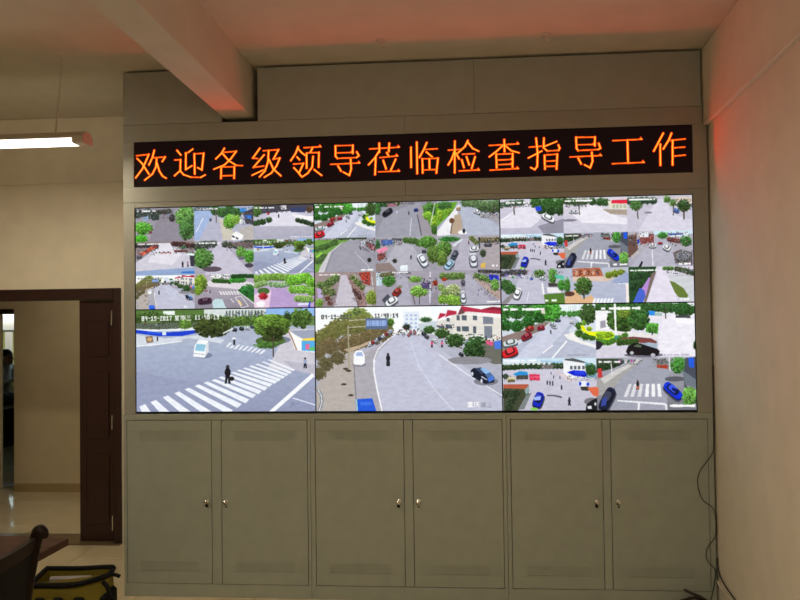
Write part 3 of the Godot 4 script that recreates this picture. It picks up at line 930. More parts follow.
func bank_one() -> void:
	# 0: shaded lane between trees
	view(bank(0), Rect2(20, 45, 490, 280))
	bg(0x97929f, 0x9d95a0)
	pg(0x8c8792, [200, 60, 340, 60, 380, 170, 460, 325, 130, 325, 190, 170])
	hedge(0x4a5a56, [40, 90, 120, 90, 180, 110], 40, 40)
	pg(0x8fa6c4, [80, 120, 125, 105, 130, 140, 90, 150])
	hedge(0x565a50, [190, 80, 300, 70], 22, 30)
	leaf(0x4f4a50, 325, 130, 26, 34, 40)
	leaf(0x6aa04c, 440, 120, 80, 80, 140)
	leaf(0x4c7a3c, 450, 230, 60, 80, 100)
	leaf(0x62b83a, 80, 210, 75, 50, 90)
	leaf(0x52c42c, 60, 300, 62, 34, 70)
	el(0x7a4450, 145, 245, 14, 14)
	stamp(35, 62, 160, 14)
	clutter(40, 70, 350, 130, 60)
	specks(700, 0.08)
	# 1: road beside a verge, white van at the corner
	view(bank(1), Rect2(-236, 40, 490, 285))
	bg(0xaab0c8, 0xb4b2c2)
	pg(0x9fb2d6, [-236, 45, -60, 60, -150, 320, -236, 320])
	pg(0xb2b2c4, [-70, 80, -30, 100, 0, 325, -200, 325])
	pg(0xc8c2b4, [-30, 130, 40, 170, 130, 325, 0, 325])
	hedge(0x4a6470, [-220, 55, -120, 55], 16, 20)
	hedge(0x44703a, [-60, 70, 0, 90, 60, 70, 120, 90], 40, 50)
	leaf(0x6fae3c, 60, 170, 50, 60, 90)
	leaf(0x8cc04a, 110, 150, 40, 40, 60)
	pg(0x3f8ad8, [140, 60, 200, 62, 195, 92, 145, 88])
	pg(0x4a4650, [170, 90, 255, 60, 255, 200, 190, 190])
	pg(0x3b78d0, [185, 115, 240, 120, 235, 150, 190, 145])
	el(0xf0f2f2, 155, 170, 16, 22)
	pg(0xb6b0ac, [130, 230, 253, 200, 253, 325, 170, 325])
	pg(0xf2f4f4, [75, 280, 110, 250, 172, 285, 160, 318, 120, 335, 70, 320])
	pg(0x404448, [78, 284, 100, 292, 98, 306, 78, 300])
	pg(0x404448, [108, 298, 130, 308, 126, 322, 108, 312])
	ln(0xe8eaf0, 7, [-220, 250, -160, 130])
	el(0x5a5c66, -100, 150, 12, 14)
	ln(0x6a6058, 8, [-55, 50, -52, 175])
	stamp(-220, 50, 180, 14)
	clutter(150, 50, 250, 200, 60)
	clutter(-220, 48, -60, 70, 30)
	specks(700, 0.08)
	# 2: wide forecourt with hedges
	view(bank(2), Rect2(255, 40, 480, 282))
	bg(0xc4c2d2, 0xa9a8b8)
	pg(0x4c4854, [255, 40, 735, 40, 735, 90, 540, 100, 400, 100, 255, 110])
	leaf(0x55803a, 280, 85, 45, 45, 60)
	pg(0xd9d6e2, [400, 100, 560, 90, 735, 160, 735, 220, 300, 210])
	pg(0x3c4468, [550, 65, 670, 60, 672, 105, 556, 100])
	pg(0xd8d4da, [470, 45, 520, 42, 522, 80, 480, 80])
	pg(0xf0eef4, [560, 120, 735, 140, 735, 175, 600, 150])
	hedge(0x3a5a30, [265, 185, 330, 175, 380, 160], 24, 40)
	hedge(0x33482e, [610, 168, 670, 185, 725, 205], 20, 40)
	leaf(0x6a5040, 705, 80, 30, 30, 30)
	el(0xb03a44, 375, 108, 12, 10)
	man(0x24242a, 458, 145, 34)
	stamp(550, 300, 170, 12, 0xd0d0e0)
	stamp(265, 52, 150, 14)
	clutter(330, 50, 540, 105, 60)
	specks(700, 0.06)
	# 3: broad road crowded at the far end
	view(bank(3), Rect2(20, 330, 490, 276))
	bg(0x8a7c78, 0xa8a4b4)
	pg(0xc9c6d2, [230, 340, 310, 340, 470, 450, 510, 540, 510, 606, 20, 606, 20, 500, 110, 440])
	pg(0xdcd9e2, [240, 345, 300, 345, 400, 440, 330, 520, 120, 500, 160, 420])
	hedge(0x4a4444, [30, 360, 120, 360, 190, 370], 22, 30)
	hedge(0x5a3a38, [340, 350, 420, 360, 490, 370], 24, 30)
	leaf(0x3f7a44, 420, 378, 30, 14, 30)
	for i in 6:
		el([0xc84a34, 0xd86a4a, 0x8a3a3a][i % 3], 70 + i * 22, 430 - i * 12, 22, 14)
	car(0x6a6470, 50, 450, 50, 30, -10)
	for i in 6:
		el([0x4a4a4a, 0xb04a3a][i % 2], 220 + i * 18, 418 + (i % 2) * 6, 8, 7)
	hedge(0x8a4a44, [350, 410, 440, 410], 10, 20)
	pg(0xdff0ee, [430, 440, 470, 420, 512, 440, 508, 452])
	pg(0x3a3a44, [470, 450, 510, 450, 510, 540, 478, 535])
	man(0x20222c, 412, 545, 50)
	man(0x9a7a80, 455, 540, 44)
	pg(0x90a4c8, [20, 570, 510, 545, 510, 606, 20, 606])
	pg(0x3a78c8, [400, 578, 510, 575, 510, 595, 400, 592])
	stamp(40, 342, 190, 14)
	clutter(30, 350, 210, 440, 80, 0.5)
	clutter(330, 350, 505, 430, 80, 0.55)
	specks(700, 0.07)
	# 4: pale lane, round trees either side
	view(bank(4), Rect2(-236, 327, 490, 276))
	bg(0xb4b0c2, 0xa6a2ae)
	pg(0xc2bece, [-60, 335, -10, 335, 200, 560, 255, 603, -150, 603, -90, 430])
	hedge(0x586456, [-220, 370, -140, 360, -80, 350], 34, 40)
	leaf(0x588c40, -165, 470, 78, 75, 140)
	el(0x5c4f5a, -90, 560, 80, 22)
	hedge(0x555c50, [20, 360, 110, 370, 200, 350, 250, 350], 28, 40)
	pg(0x7a6a68, [60, 345, 250, 345, 250, 400, 120, 390])
	leaf(0x6fae4a, 150, 425, 42, 42, 70)
	el(0x6a6474, 155, 475, 30, 14)
	leaf(0x5aa83a, 220, 460, 44, 52, 80)
	el(0x4c4452, 215, 535, 36, 18)
	stamp(-225, 340, 190, 14)
	stamp(130, 588, 110, 10, 0xb8b6c4)
	clutter(30, 345, 250, 410, 60)
	clutter(-220, 345, -80, 390, 40)
	specks(700, 0.07)
	feed_crossing(bank(5))
	feed_avenue(bank(6))
	# 7: junction with zebra stripes and clipped beds
	view(bank(7), Rect2(-238, 55, 508, 290))
	bg(0xb8b0bc, 0x8e8894)
	pg(0xf0f2ee, [-100, 55, 60, 55, 60, 90, -100, 90])
	pg(0xd9d2d8, [-238, 120, 120, 90, 275, 140, 275, 200, -100, 160])
	hedge(0x3a6a2c, [-70, 110, 0, 112, 60, 118], 20, 30)
	pg(0x3f9a34, [60, 105, 140, 82, 210, 100, 150, 130, 70, 130])
	leaf(0x3f9a34, 130, 108, 70, 24, 70)
	leaf(0x7a9a34, -190, 130, 56, 70, 110)
	leaf(0x8cb838, -210, 190, 34, 40, 50)
	hedge(0x2c5a2a, [90, 75, 180, 70, 260, 75], 20, 30)
	pg(0x2f6a2c, [130, 195, 180, 160, 275, 165, 275, 305])
	leaf(0x2f7a34, 225, 200, 70, 50, 90)
	for i in 7:
		pg(0xeae6e8, [-30 + i * 24, 200, -18 + i * 24, 200, 4 + i * 24, 232, -10 + i * 24, 232])
	ln(0xeeeaec, 6, [130, 200, 270, 310])
	ln(0xeeeaec, 5, [110, 255, 160, 245, 220, 330, 165, 345, 110, 255])
	pg(0xe8c88a, [130, 275, 150, 285, 170, 320, 155, 325])
	ln(0xe4e0e4, 6, [70, 265, 98, 300])
	ln(0xe4e0e4, 8, [-10, 290, 30, 345])
	pg(0xbcd4da, [-90, 290, -60, 262, 0, 268, 30, 345, -80, 345])
	car(0x4a2c40, -150, 280, 120, 50, -5)
	man(0x5a5a62, -105, 215, 30)
	el(0x8a5a6a, -140, 195, 14, 9)
	clutter(-100, 60, 60, 90, 30, 0.7)
	specks(700, 0.07)
	# 8: plaza seen through leaves
	view(bank(8), Rect2(275, 45, 500, 300))
	bg(0xbcb2cc, 0xb99ac8)
	pg(0xb59cc8, [410, 180, 560, 180, 660, 260, 690, 345, 370, 345])
	pg(0xe4c8dc, [275, 230, 330, 200, 420, 190, 400, 345, 275, 345])
	hedge(0x86b848, [290, 90, 380, 80, 470, 75, 560, 85], 34, 50)
	hedge(0x9cc88a, [420, 140, 500, 150, 560, 140], 26, 40)
	hedge(0x7cc83a, [600, 110, 700, 90, 760, 130], 46, 70)
	hedge(0x8ad04a, [600, 190, 690, 190, 750, 210], 36, 60)
	hedge(0x94c060, [640, 270, 740, 280], 30, 50)
	hedge(0xa0c878, [300, 150, 360, 130], 28, 40)
	el(0x4c6a3a, 355, 200, 50, 30)
	leaf(0xe02c40, 352, 245, 38, 30, 40)
	pg(0xf2f4fc, [290, 300, 340, 285, 370, 305, 350, 340, 300, 335])
	pg(0x3a4ab0, [730, 300, 745, 290, 740, 345, 722, 345])
	pg(0xd8dcf4, [640, 312, 730, 306, 728, 326, 640, 330])
	specks(700, 0.1)

func bank_two() -> void:
	feed_park(bank(0))
	# 1: wide road with a bend
	view(bank(1), Rect2(-233, 42, 488, 290))
	bg(0x8e8e98, 0x93939e)
	pg(0x9c9ca8, [60, 60, 130, 50, 160, 200, 215, 335, -233, 335, -160, 150])
	hedge(0x44703a, [-220, 60, -150, 55, -60, 52], 24, 30)
	pg(0xa06a78, [-140, 48, -60, 46, -60, 76, -130, 78])
	leaf(0x4c8a40, -215, 100, 30, 44, 40)
	car(0x26262e, -135, 125, 90, 46, -35)
	pg(0x9a949c, [120, 60, 150, 100, 255, 330, 140, 330, 100, 160])
	ln(0x4a4a52, 7, [100, 150, 120, 250, 132, 335])
	ln(0xd6d6de, 6, [55, 180, 40, 325])
	pg(0x5c8a30, [140, 80, 255, 60, 255, 330, 220, 290, 160, 150])
	leaf(0x4a7a34, 200, 110, 45, 60, 90)
	leaf(0x8cc83a, 185, 160, 40, 34, 60)
	leaf(0xa0d03a, 232, 210, 26, 44, 50)
	leaf(0x4a7a30, 235, 280, 24, 40, 50)
	ln(0xd2d6dc, 6, [240, 60, 205, 240])
	car(0x2a3a8a, 92, 110, 24, 34, 80)
	man(0x3c3e48, 35, 150, 30)
	el(0xb8c4dc, -60, 125, 8, 12)
	clutter(-200, 45, 80, 65, 50, 0.5)
	specks(700, 0.07)
	# 2: road works beside the straight road
	view(bank(2), Rect2(255, 42, 485, 285))
	bg(0xa8acba, 0xa6aaba)
	pg(0xb0b6c6, [430, 55, 470, 55, 740, 260, 740, 330, 480, 330, 440, 150])
	pg(0x6aa034, [255, 60, 420, 50, 380, 130, 260, 250, 255, 250])
	leaf(0x4a7a3a, 320, 80, 60, 34, 70)
	leaf(0x9cd03a, 280, 160, 26, 40, 50)
	leaf(0x8cc43a, 350, 130, 34, 30, 40)
	pg(0xe8e6ea, [420, 75, 440, 80, 360, 320, 255, 330, 255, 290])
	pg(0xb4a08c, [395, 160, 440, 150, 455, 260, 430, 320, 360, 320])
	ln(0x5a4a3e, 8, [375, 230, 360, 310])
	el(0x6a4a34, 372, 205, 20, 22)
	hedge(0x6b8a5a, [480, 60, 560, 70, 640, 80, 720, 70], 34, 40)
	hedge(0x4d6a40, [600, 110, 680, 120, 735, 120], 28, 40)
	for x in [635, 700]:
		ln(0x4a4038, 8, [x, 90, x, 190])
	pg(0xa09ca4, [560, 150, 740, 160, 740, 240])
	car(0xdfe3e8, 570, 135, 50, 34, 20)
	car(0xd4a878, 425, 108, 26, 30, 80)
	pg(0xf0f0f2, [415, 300, 440, 285, 490, 300, 480, 320, 430, 318])
	el(0x24222a, 465, 292, 10, 20)
	clutter(580, 130, 735, 190, 40)
	specks(700, 0.07)
	# 3: sweeping bend with grass verge
	view(bank(3), Rect2(15, 335, 497, 272))
	bg(0x9a98a2, 0x8f8d98)
	pg(0x6f9a48, [15, 350, 330, 340, 200, 400, 120, 470, 60, 606, 15, 606])
	hedge(0x5a8240, [30, 420, 100, 400, 180, 370], 26, 40)
	hedge(0x56783f, [40, 510, 90, 490], 34, 50)
	pg(0x9ad84a, [25, 480, 70, 445, 76, 455, 30, 495])
	pg(0xc8c6ca, [360, 350, 250, 370, 150, 450, 90, 606, 40, 606, 60, 560, 130, 450, 240, 370])
	pg(0x9d9ba6, [350, 352, 420, 400, 510, 520, 510, 606, 110, 606, 170, 450, 260, 375])
	hedge(0x5a4a48, [450, 390, 500, 420], 20, 30)
	pg(0x9a5c60, [440, 380, 505, 395, 505, 440, 460, 425])
	pg(0xb8bac4, [390, 350, 430, 355, 435, 410, 395, 400])
	ln(0xc8c6ce, 5, [340, 450, 430, 540, 480, 606])
	leaf(0x3c3c3c, 460, 515, 18, 20, 20)
	stamp(390, 585, 100, 14)
	hedge(0x55704a, [200, 342, 330, 338, 430, 340], 12, 20)
	clutter(380, 345, 505, 450, 80)
	clutter(30, 345, 350, 352, 30)
	specks(700, 0.06)
	# 4: road with stalls and a parked white car
	view(bank(4), Rect2(-229, 320, 482, 285))
	bg(0xa4a2ac, 0x9a98a2)
	pg(0xb0aeb8, [-40, 335, 60, 400, 130, 500, 140, 605, -200, 605, -120, 470])
	leaf(0x4a7a4a, -215, 380, 24, 40, 40)
	pg(0x4a6ab0, [-190, 345, -100, 345, -90, 385, -180, 390])
	pg(0xe88aa8, [-225, 430, -150, 400, -130, 420, -200, 470])
	pg(0x8a4a44, [-215, 460, -150, 450, -160, 500, -215, 515])
	hedge(0x7a7a80, [-90, 340, -30, 345], 12, 20)
	leaf(0x4c4a48, -80, 520, 20, 20, 20)
	pg(0x8c7c78, [-229, 540, -120, 535, -60, 605, -229, 605])
	hedge(0x547a3a, [10, 350, 80, 360, 110, 380], 26, 40)
	leaf(0x5a9038, 180, 370, 62, 48, 110)
	leaf(0x5a7a34, 225, 470, 50, 70, 110)
	car(0x4a4c56, 150, 445, 36, 26, 0)
	car(0xdfe6ee, 138, 520, 110, 60, 60)
	pg(0xe2ecf6, [-40, 560, 20, 555, 20, 605, -40, 605])
	man(0x2a2a32, 48, 510, 36)
	man(0x2a2a32, -45, 385, 26)
	clutter(-220, 335, -20, 395, 70, 0.4)
	clutter(-220, 440, -140, 520, 40)
	specks(700, 0.08)
	# 5: parked cars beside trees
	view(bank(5), Rect2(253, 320, 487, 285))
	bg(0xaaa6b2, 0x9c98a4)
	pg(0xb2aebc, [440, 345, 500, 350, 560, 420, 560, 605, 380, 605, 410, 470])
	leaf(0x3f8a3a, 350, 348, 80, 22, 60)
	pg(0xd8dce4, [370, 400, 440, 350, 455, 355, 390, 410])
	leaf(0x5a8438, 300, 430, 62, 62, 120)
	leaf(0x6a8a3a, 285, 510, 44, 60, 90)
	hedge(0x7c8a50, [520, 345, 560, 380], 20, 30)
	hedge(0x8a7c5a, [600, 360, 660, 365, 725, 360], 24, 40)
	pg(0xa8a0a4, [590, 400, 740, 390, 740, 605, 640, 605])
	leaf(0x4c5a44, 610, 470, 26, 32, 40)
	ln(0x3e3c38, 9, [580, 340, 585, 430])
	car(0x4a5260, 388, 480, 80, 44, -65)
	car(0x9fc4da, 345, 560, 90, 56, -50)
	car(0xdfe3ea, 540, 435, 70, 40, -5)
	car(0xd6dae2, 535, 525, 110, 62, 85)
	car(0x55505a, 650, 405, 60, 24, 0)
	man(0x8a4a5a, 500, 395, 30)
	pg(0xd8b458, [590, 555, 630, 545, 625, 590, 590, 590])
	stamp(665, 565, 60, 18)
	clutter(580, 345, 735, 400, 60)
	specks(700, 0.08)
	# 6: paved strip between shrubs
	view(bank(6), Rect2(12, 62, 528, 288))
	bg(0x9c8a88, 0x94888c)
	pg(0xc2bcc6, [235, 85, 285, 85, 330, 180, 385, 350, 175, 350, 215, 200])
	pg(0x9a7c78, [290, 100, 420, 200, 460, 350, 385, 350, 330, 190])
	pg(0xb0a8b0, [430, 180, 520, 190, 520, 350, 460, 350])
	hedge(0x6f8a4c, [60, 170, 120, 160, 190, 110], 36, 50)
	hedge(0x7a8a50, [110, 220, 150, 230], 36, 50)
	hedge(0x7c944e, [340, 110, 390, 160, 420, 190], 24, 40)
	pg(0xb8a8d0, [25, 190, 60, 200, 80, 270, 40, 280])
	leaf(0x86b848, 45, 320, 36, 34, 50)
	hedge(0x8a5a50, [120, 280, 140, 320], 24, 30)
	hedge(0x6a4a48, [350, 215, 400, 280], 18, 24)
	ln(0x5a4e50, 5, [330, 190, 385, 350])
	pg(0xb04438, [390, 70, 490, 60, 490, 175, 430, 160])
	ln(0xe8e8ec, 5, [500, 80, 512, 180])
	leaf(0x8aa03e, 500, 280, 46, 60, 90)
	stamp(40, 76, 180, 12)
	clutter(300, 70, 500, 170, 60)
	clutter(60, 120, 200, 330, 50, 0.8)
	clutter(330, 120, 460, 340, 50, 0.8)
	specks(700, 0.08)
	# 7: kerbside trees and parked cars
	view(bank(7), Rect2(-237, 60, 512, 290))
	bg(0xa29ca8, 0x9c98a6)
	pg(0xaaa8b6, [-60, 80, 20, 100, 60, 350, -130, 350, -60, 200])
	pg(0xb8d0dc, [-237, 70, -190, 70, -190, 180, -237, 180])
	ln(0xe4e4ea, 6, [-215, 70, -225, 180])
	leaf(0x4c8a34, -130, 140, 52, 46, 90)
	hedge(0x8a8a5a, [-190, 90, -100, 80], 18, 24)
	leaf(0x7aae48, 90, 130, 52, 26, 60)
	leaf(0x86bc4c, 120, 230, 70, 44, 90)
	ln(0x4c443c, 6, [65, 250, 85, 340])
	ln(0x4c443c, 6, [120, 260, 122, 340])
	pg(0x5a4c78, [130, 165, 210, 155, 205, 215, 150, 210])
	ln(0xd4d8e0, 9, [215, 70, 208, 330])
	leaf(0xd8442c, 255, 165, 26, 24, 30)
	car(0x9a3226, -65, 235, 80, 56, -45)
	car(0xe4e8ee, -110, 315, 110, 60, -30)
	pg(0x4a4e58, [-190, 300, -140, 250, -120, 275, -170, 330])
	leaf(0xb0ae90, -40, 190, 22, 14, 20)
	pg(0x8f8a94, [225, 250, 275, 230, 275, 350, 210, 350])
	stamp(-100, 66, 130, 12)
	clutter(-235, 65, 60, 130, 70)
	clutter(130, 120, 270, 230, 60)
	specks(700, 0.09)
	# 8: side road beside a green strip
	view(bank(8), Rect2(275, 60, 508, 290))
	bg(0xa29ca8, 0xa09cac)
	pg(0xacaab8, [500, 95, 545, 100, 690, 300, 720, 350, 500, 350])
	pg(0xb09c94, [550, 110, 700, 260, 783, 320, 783, 240, 640, 130])
	hedge(0x6a8a44, [320, 110, 400, 110, 470, 110], 30, 40)
	leaf(0xa8b878, 400, 240, 60, 60, 90)
	hedge(0x8cc044, [310, 300, 380, 310, 430, 320], 40, 60)
	hedge(0x9ab868, [300, 200, 330, 240], 30, 40)
	leaf(0xd84a34, 330, 135, 24, 16, 20)
	hedge(0x6f9a48, [590, 110, 650, 130, 700, 150], 24, 40)
	pg(0x2c34c8, [690, 100, 770, 110, 772, 150, 700, 145])
	leaf(0x78b44c, 740, 190, 34, 48, 70)
	hedge(0x5a5854, [620, 70, 700, 75, 770, 80], 16, 20)
	car(0xdadfe6, 480, 285, 100, 46, 85)
	car(0x5c5866, 482, 165, 50, 30, 85)
	stamp(675, 320, 100, 14)
	clutter(560, 70, 780, 150, 60)
	clutter(600, 140, 780, 300, 40, 0.8)
	specks(700, 0.08)

func bank_three() -> void:
	# 0: pale crossing with a white car under trees
	view(bank(0), Rect2(18, 50, 474, 256))
	bg(0xd0ccda, 0xb9b6c8)
	pg(0x8f8c9c, [300, 250, 492, 200, 492, 306, 340, 306])
	pg(0xdedae6, [200, 80, 260, 110, 330, 190, 250, 260, 18, 260, 18, 200])
	hedge(0x5a7a5a, [30, 90, 100, 80, 180, 75], 24, 30)
	hedge(0x3c6a30, [290, 75, 380, 80, 460, 90], 42, 70)
	hedge(0x33562c, [330, 130, 400, 135, 470, 140], 36, 50)
	ln(0x5a5248, 8, [122, 90, 124, 165])
	pg(0x2c4ad0, [280, 108, 325, 105, 330, 140, 290, 140])
	car(0xe6ecf2, 378, 192, 105, 42, 28)
	ln(0xf0eef4, 6, [20, 205, 100, 160])
	stamp(35, 68, 190, 16)
	clutter(30, 75, 240, 110, 40)
	specks(600, 0.05)
	# 1: open pale square with a shop
	view(bank(1), Rect2(-243, 40, 486, 266))
	bg(0xd2ced6, 0xc9c6d6)
	pg(0xe6e2ec, [-60, 95, 30, 110, 130, 170, 243, 210, 243, 250, -100, 230, -180, 160])
	hedge(0x4a6a3c, [-230, 60, -150, 75, -80, 70], 26, 40)
	hedge(0x3f6434, [-20, 70, 40, 75, 80, 80], 30, 40)
	pg(0xded8c4, [95, 70, 240, 65, 242, 135, 110, 130])
	pg(0xd82c44, [125, 65, 242, 62, 242, 92, 125, 90])
	for i in 4:
		pg(0xb0b8a4, [130 + i * 28, 98, 150 + i * 28, 98, 150 + i * 28, 128, 130 + i * 28, 126])
	pg(0xa89a8c, [50, 130, 240, 140, 240, 180, 120, 170])
	el(0x84808c, -200, 210, 60, 10)
	car(0xd0d4da, -165, 145, 70, 26, 4)
	ln(0x5c5650, 7, [-125, 80, -120, 170])
	stamp(-230, 55, 210, 16)
	clutter(-230, 75, -60, 110, 40)
	specks(600, 0.05)
	# 2: pale road with young trees
	view(bank(2), Rect2(243, 35, 486, 266))
	bg(0xc4c0cc, 0xc6c2d2)
	pg(0xd4d0de, [470, 60, 520, 60, 590, 180, 729, 220, 729, 301, 320, 301, 380, 200])
	hedge(0x3f5c44, [260, 70, 350, 70, 440, 70], 28, 40)
	leaf(0x4f7a3c, 310, 105, 44, 38, 60)
	ln(0x5a5044, 8, [318, 120, 322, 205])
	el(0x8a8690, 400, 160, 30, 8)
	hedge(0x6a9a48, [545, 65, 590, 90], 26, 40)
	pg(0xd8c8b4, [600, 50, 725, 50, 725, 100, 610, 100])
	ln(0x4d463e, 7, [590, 90, 588, 185])
	car(0x5a78c8, 612, 150, 44, 30, 20)
	leaf(0x3c5a2a, 672, 115, 52, 42, 70)
	ln(0x4a4038, 10, [668, 140, 666, 215])
	stamp(260, 52, 200, 16)
	clutter(590, 60, 725, 110, 40)
	specks(600, 0.05)
	feed_square(bank(3))
	feed_junction(bank(4))
	# 5: shopping street with a dark van
	view(bank(5), Rect2(245, 300, 485, 276))
	bg(0xb4b0b8, 0xa4a2b0)
	pg(0xc8e4ee, [440, 300, 730, 300, 730, 330, 440, 325])
	pg(0xb2b0be, [460, 350, 520, 350, 590, 440, 600, 576, 260, 576, 340, 470])
	pg(0x8a4440, [330, 330, 440, 320, 440, 390, 340, 400])
	pg(0xe4e8f0, [330, 310, 400, 305, 400, 345, 335, 345])
	pg(0x2c44c8, [262, 385, 330, 360, 330, 395, 268, 410])
	pg(0x6a5048, [245, 330, 310, 320, 320, 440, 260, 500, 245, 500])
	pg(0xb8b0b0, [265, 490, 330, 440, 335, 460, 275, 515])
	leaf(0x4a9a3c, 505, 335, 40, 26, 40)
	pg(0xdfe6f0, [545, 315, 690, 310, 695, 350, 550, 345])
	pg(0x4a6ab8, [550, 320, 660, 318, 660, 332, 550, 335])
	hedge(0x8a4a48, [555, 365, 620, 380], 20, 30)
	leaf(0x3f7a34, 680, 380, 44, 40, 60)
	car(0xe0e4e6, 430, 412, 50, 34, 0)
	car(0xb03040, 487, 395, 36, 18, 0)
	car(0xe4e8e8, 535, 430, 56, 44, 30)
	pg(0x6a5a5c, [580, 470, 640, 445, 725, 470, 725, 570, 600, 550])
	leaf(0x8a8c94, 660, 500, 56, 44, 60)
	ln(0xe2e2ea, 7, [425, 450, 430, 570])
	pg(0x24242a, [320, 576, 345, 530, 355, 540, 340, 576])
	stamp(625, 548, 85, 18)
	clutter(250, 310, 440, 410, 90, 0.4)
	clutter(540, 310, 725, 420, 90, 0.4)
	clutter(590, 450, 725, 560, 40)
	specks(600, 0.08)
	# 6: white van in a busy street
	view(bank(6), Rect2(20, 35, 494, 278))
	bg(0xb4b4c4, 0xa8a8ba)
	pg(0xbcbccc, [180, 70, 280, 70, 340, 160, 360, 313, 40, 313, 120, 200])
	hedge(0x5a5a60, [30, 70, 100, 60, 200, 60], 24, 30)
	for i in 6:
		el([0x6a5aa8, 0xe4e4ea, 0x4a8a5a, 0x5c5a60][i % 4], 60 + i * 26, 80 + (i % 3) * 10, 12, 9)
	leaf(0x5a8a3a, 318, 75, 42, 32, 50)
	hedge(0x3f6a34, [50, 160, 90, 190], 44, 60)
	pg(0x8a8688, [30, 290, 110, 220, 120, 250, 60, 313, 20, 313])
	car(0xeef2f6, 145, 230, 90, 56, -68)
	car(0xdadee6, 345, 110, 50, 26, 10)
	el(0x4a5a9a, 258, 115, 14, 12)
	leaf(0x5a9a3a, 425, 95, 32, 60, 70)
	pg(0x5ac0a4, [430, 80, 510, 95, 510, 125, 450, 115])
	pg(0x45403c, [385, 150, 470, 155, 470, 180, 390, 178])
	pg(0xeae6ea, [375, 185, 485, 190, 485, 230, 380, 228])
	leaf(0x4a9a38, 490, 170, 30, 44, 60)
	pg(0x567a34, [350, 240, 510, 230, 514, 313, 360, 313])
	ln(0xeeeaf0, 14, [340, 150, 350, 240])
	ln(0xe0e0ea, 6, [235, 220, 215, 300])
	stamp(365, 280, 110, 18)
	clutter(30, 50, 500, 110, 90, 0.4)
	specks(600, 0.07)
	# 7: tree beside an empty crossing
	view(bank(7), Rect2(-255, 55, 515, 280))
	bg(0xb8bccc, 0xaeb4ca)
	pg(0xb86a4a, [-190, 60, 30, 55, 60, 125, -190, 130])
	for i in 6:
		pg(0x7a4438 if i % 2 else 0xd8a890, [-170 + i * 34, 75, -150 + i * 34, 75, -150 + i * 34, 110, -170 + i * 34, 110])
	pg(0xd8c0b0, [-190, 125, 100, 125, 200, 100, 100, 165, -190, 160])
	hedge(0x8aa434, [100, 115, 150, 105, 200, 95], 28, 40)
	pg(0x9aa4c4, [120, 170, 240, 90, 260, 110, 260, 200, 160, 190])
	pg(0xd8b088, [-255, 290, -170, 220, -110, 300, -40, 270, 0, 335, -255, 335])
	leaf(0x4a8a34, -235, 190, 24, 60, 60)
	leaf(0x466a2c, -105, 200, 66, 66, 130)
	ln(0x4a4234, 12, [-105, 230, -100, 300])
	el(0x5a3c34, -220, 260, 44, 20)
	pg(0xf0e4dc, [235, 180, 256, 180, 260, 335, 238, 335])
	for i in 6:
		pg(0xeceff6, [-20 + i * 28, 300, -2 + i * 28, 300, -14 + i * 28, 335, -36 + i * 28, 335])
	stamp(150, 182, 80, 8)
	clutter(-200, 60, 50, 125, 60, 0.4)
	specks(600, 0.05)
	# 8: path beside a mural wall
	view(bank(8), Rect2(260, 55, 510, 280))
	bg(0xd6d0de, 0xd0ccda)
	pg(0x2c4a2c, [260, 55, 480, 55, 450, 160, 300, 335, 260, 335])
	hedge(0x335a30, [290, 120, 350, 110, 410, 110], 38, 60)
	hedge(0x2c4c2a, [290, 200, 340, 200], 40, 60)
	pg(0xb48ad0, [420, 140, 440, 140, 430, 210, 385, 300, 350, 240])
	pg(0x4a64c8, [345, 220, 380, 240, 390, 290, 370, 335, 290, 335])
	pg(0x7a6a64, [440, 110, 480, 90, 420, 260, 395, 335, 375, 335, 400, 260])
	pg(0xded8e6, [510, 60, 535, 62, 570, 150, 620, 260, 640, 335, 400, 335, 440, 220, 490, 100])
	pg(0xc9ccd0, [580, 120, 770, 130, 770, 335, 720, 335, 690, 240, 590, 170])
	pg(0x667a3a, [582, 170, 620, 180, 690, 230, 725, 285, 715, 305, 650, 300, 620, 260])
	hedge(0x6a9a48, [545, 70, 600, 72], 18, 30)
	hedge(0x5a6a4a, [640, 75, 700, 90, 755, 110], 22, 30)
	ln(0xa8a4a8, 5, [620, 130, 700, 125, 765, 135])
	stamp(275, 76, 210, 14)
	stamp(655, 305, 70, 16)
	clutter(560, 65, 765, 115, 50)
	specks(600, 0.05)

func screen_pictures() -> Array:
	var out := []
	for k in 6:
		im = Image.create(540, 306, false, Image.FORMAT_RGB8)
		match k:
			0: bank_one()
			1: bank_two()
			2: bank_three()
			3: feed_crossing(Rect2(0, 0, 540, 306))
			4: feed_avenue(Rect2(0, 0, 540, 306))
			5:
				feed_park(Rect2(0, 0, 265, 155))
				feed_garden(Rect2(265, 0, 275, 155))
				feed_square(Rect2(0, 155, 265, 151))
				feed_junction(Rect2(265, 155, 275, 151))
		im.resize(300, 170, Image.INTERPOLATE_LANCZOS)
		out.append(ImageTexture.create_from_image(im))
	return out

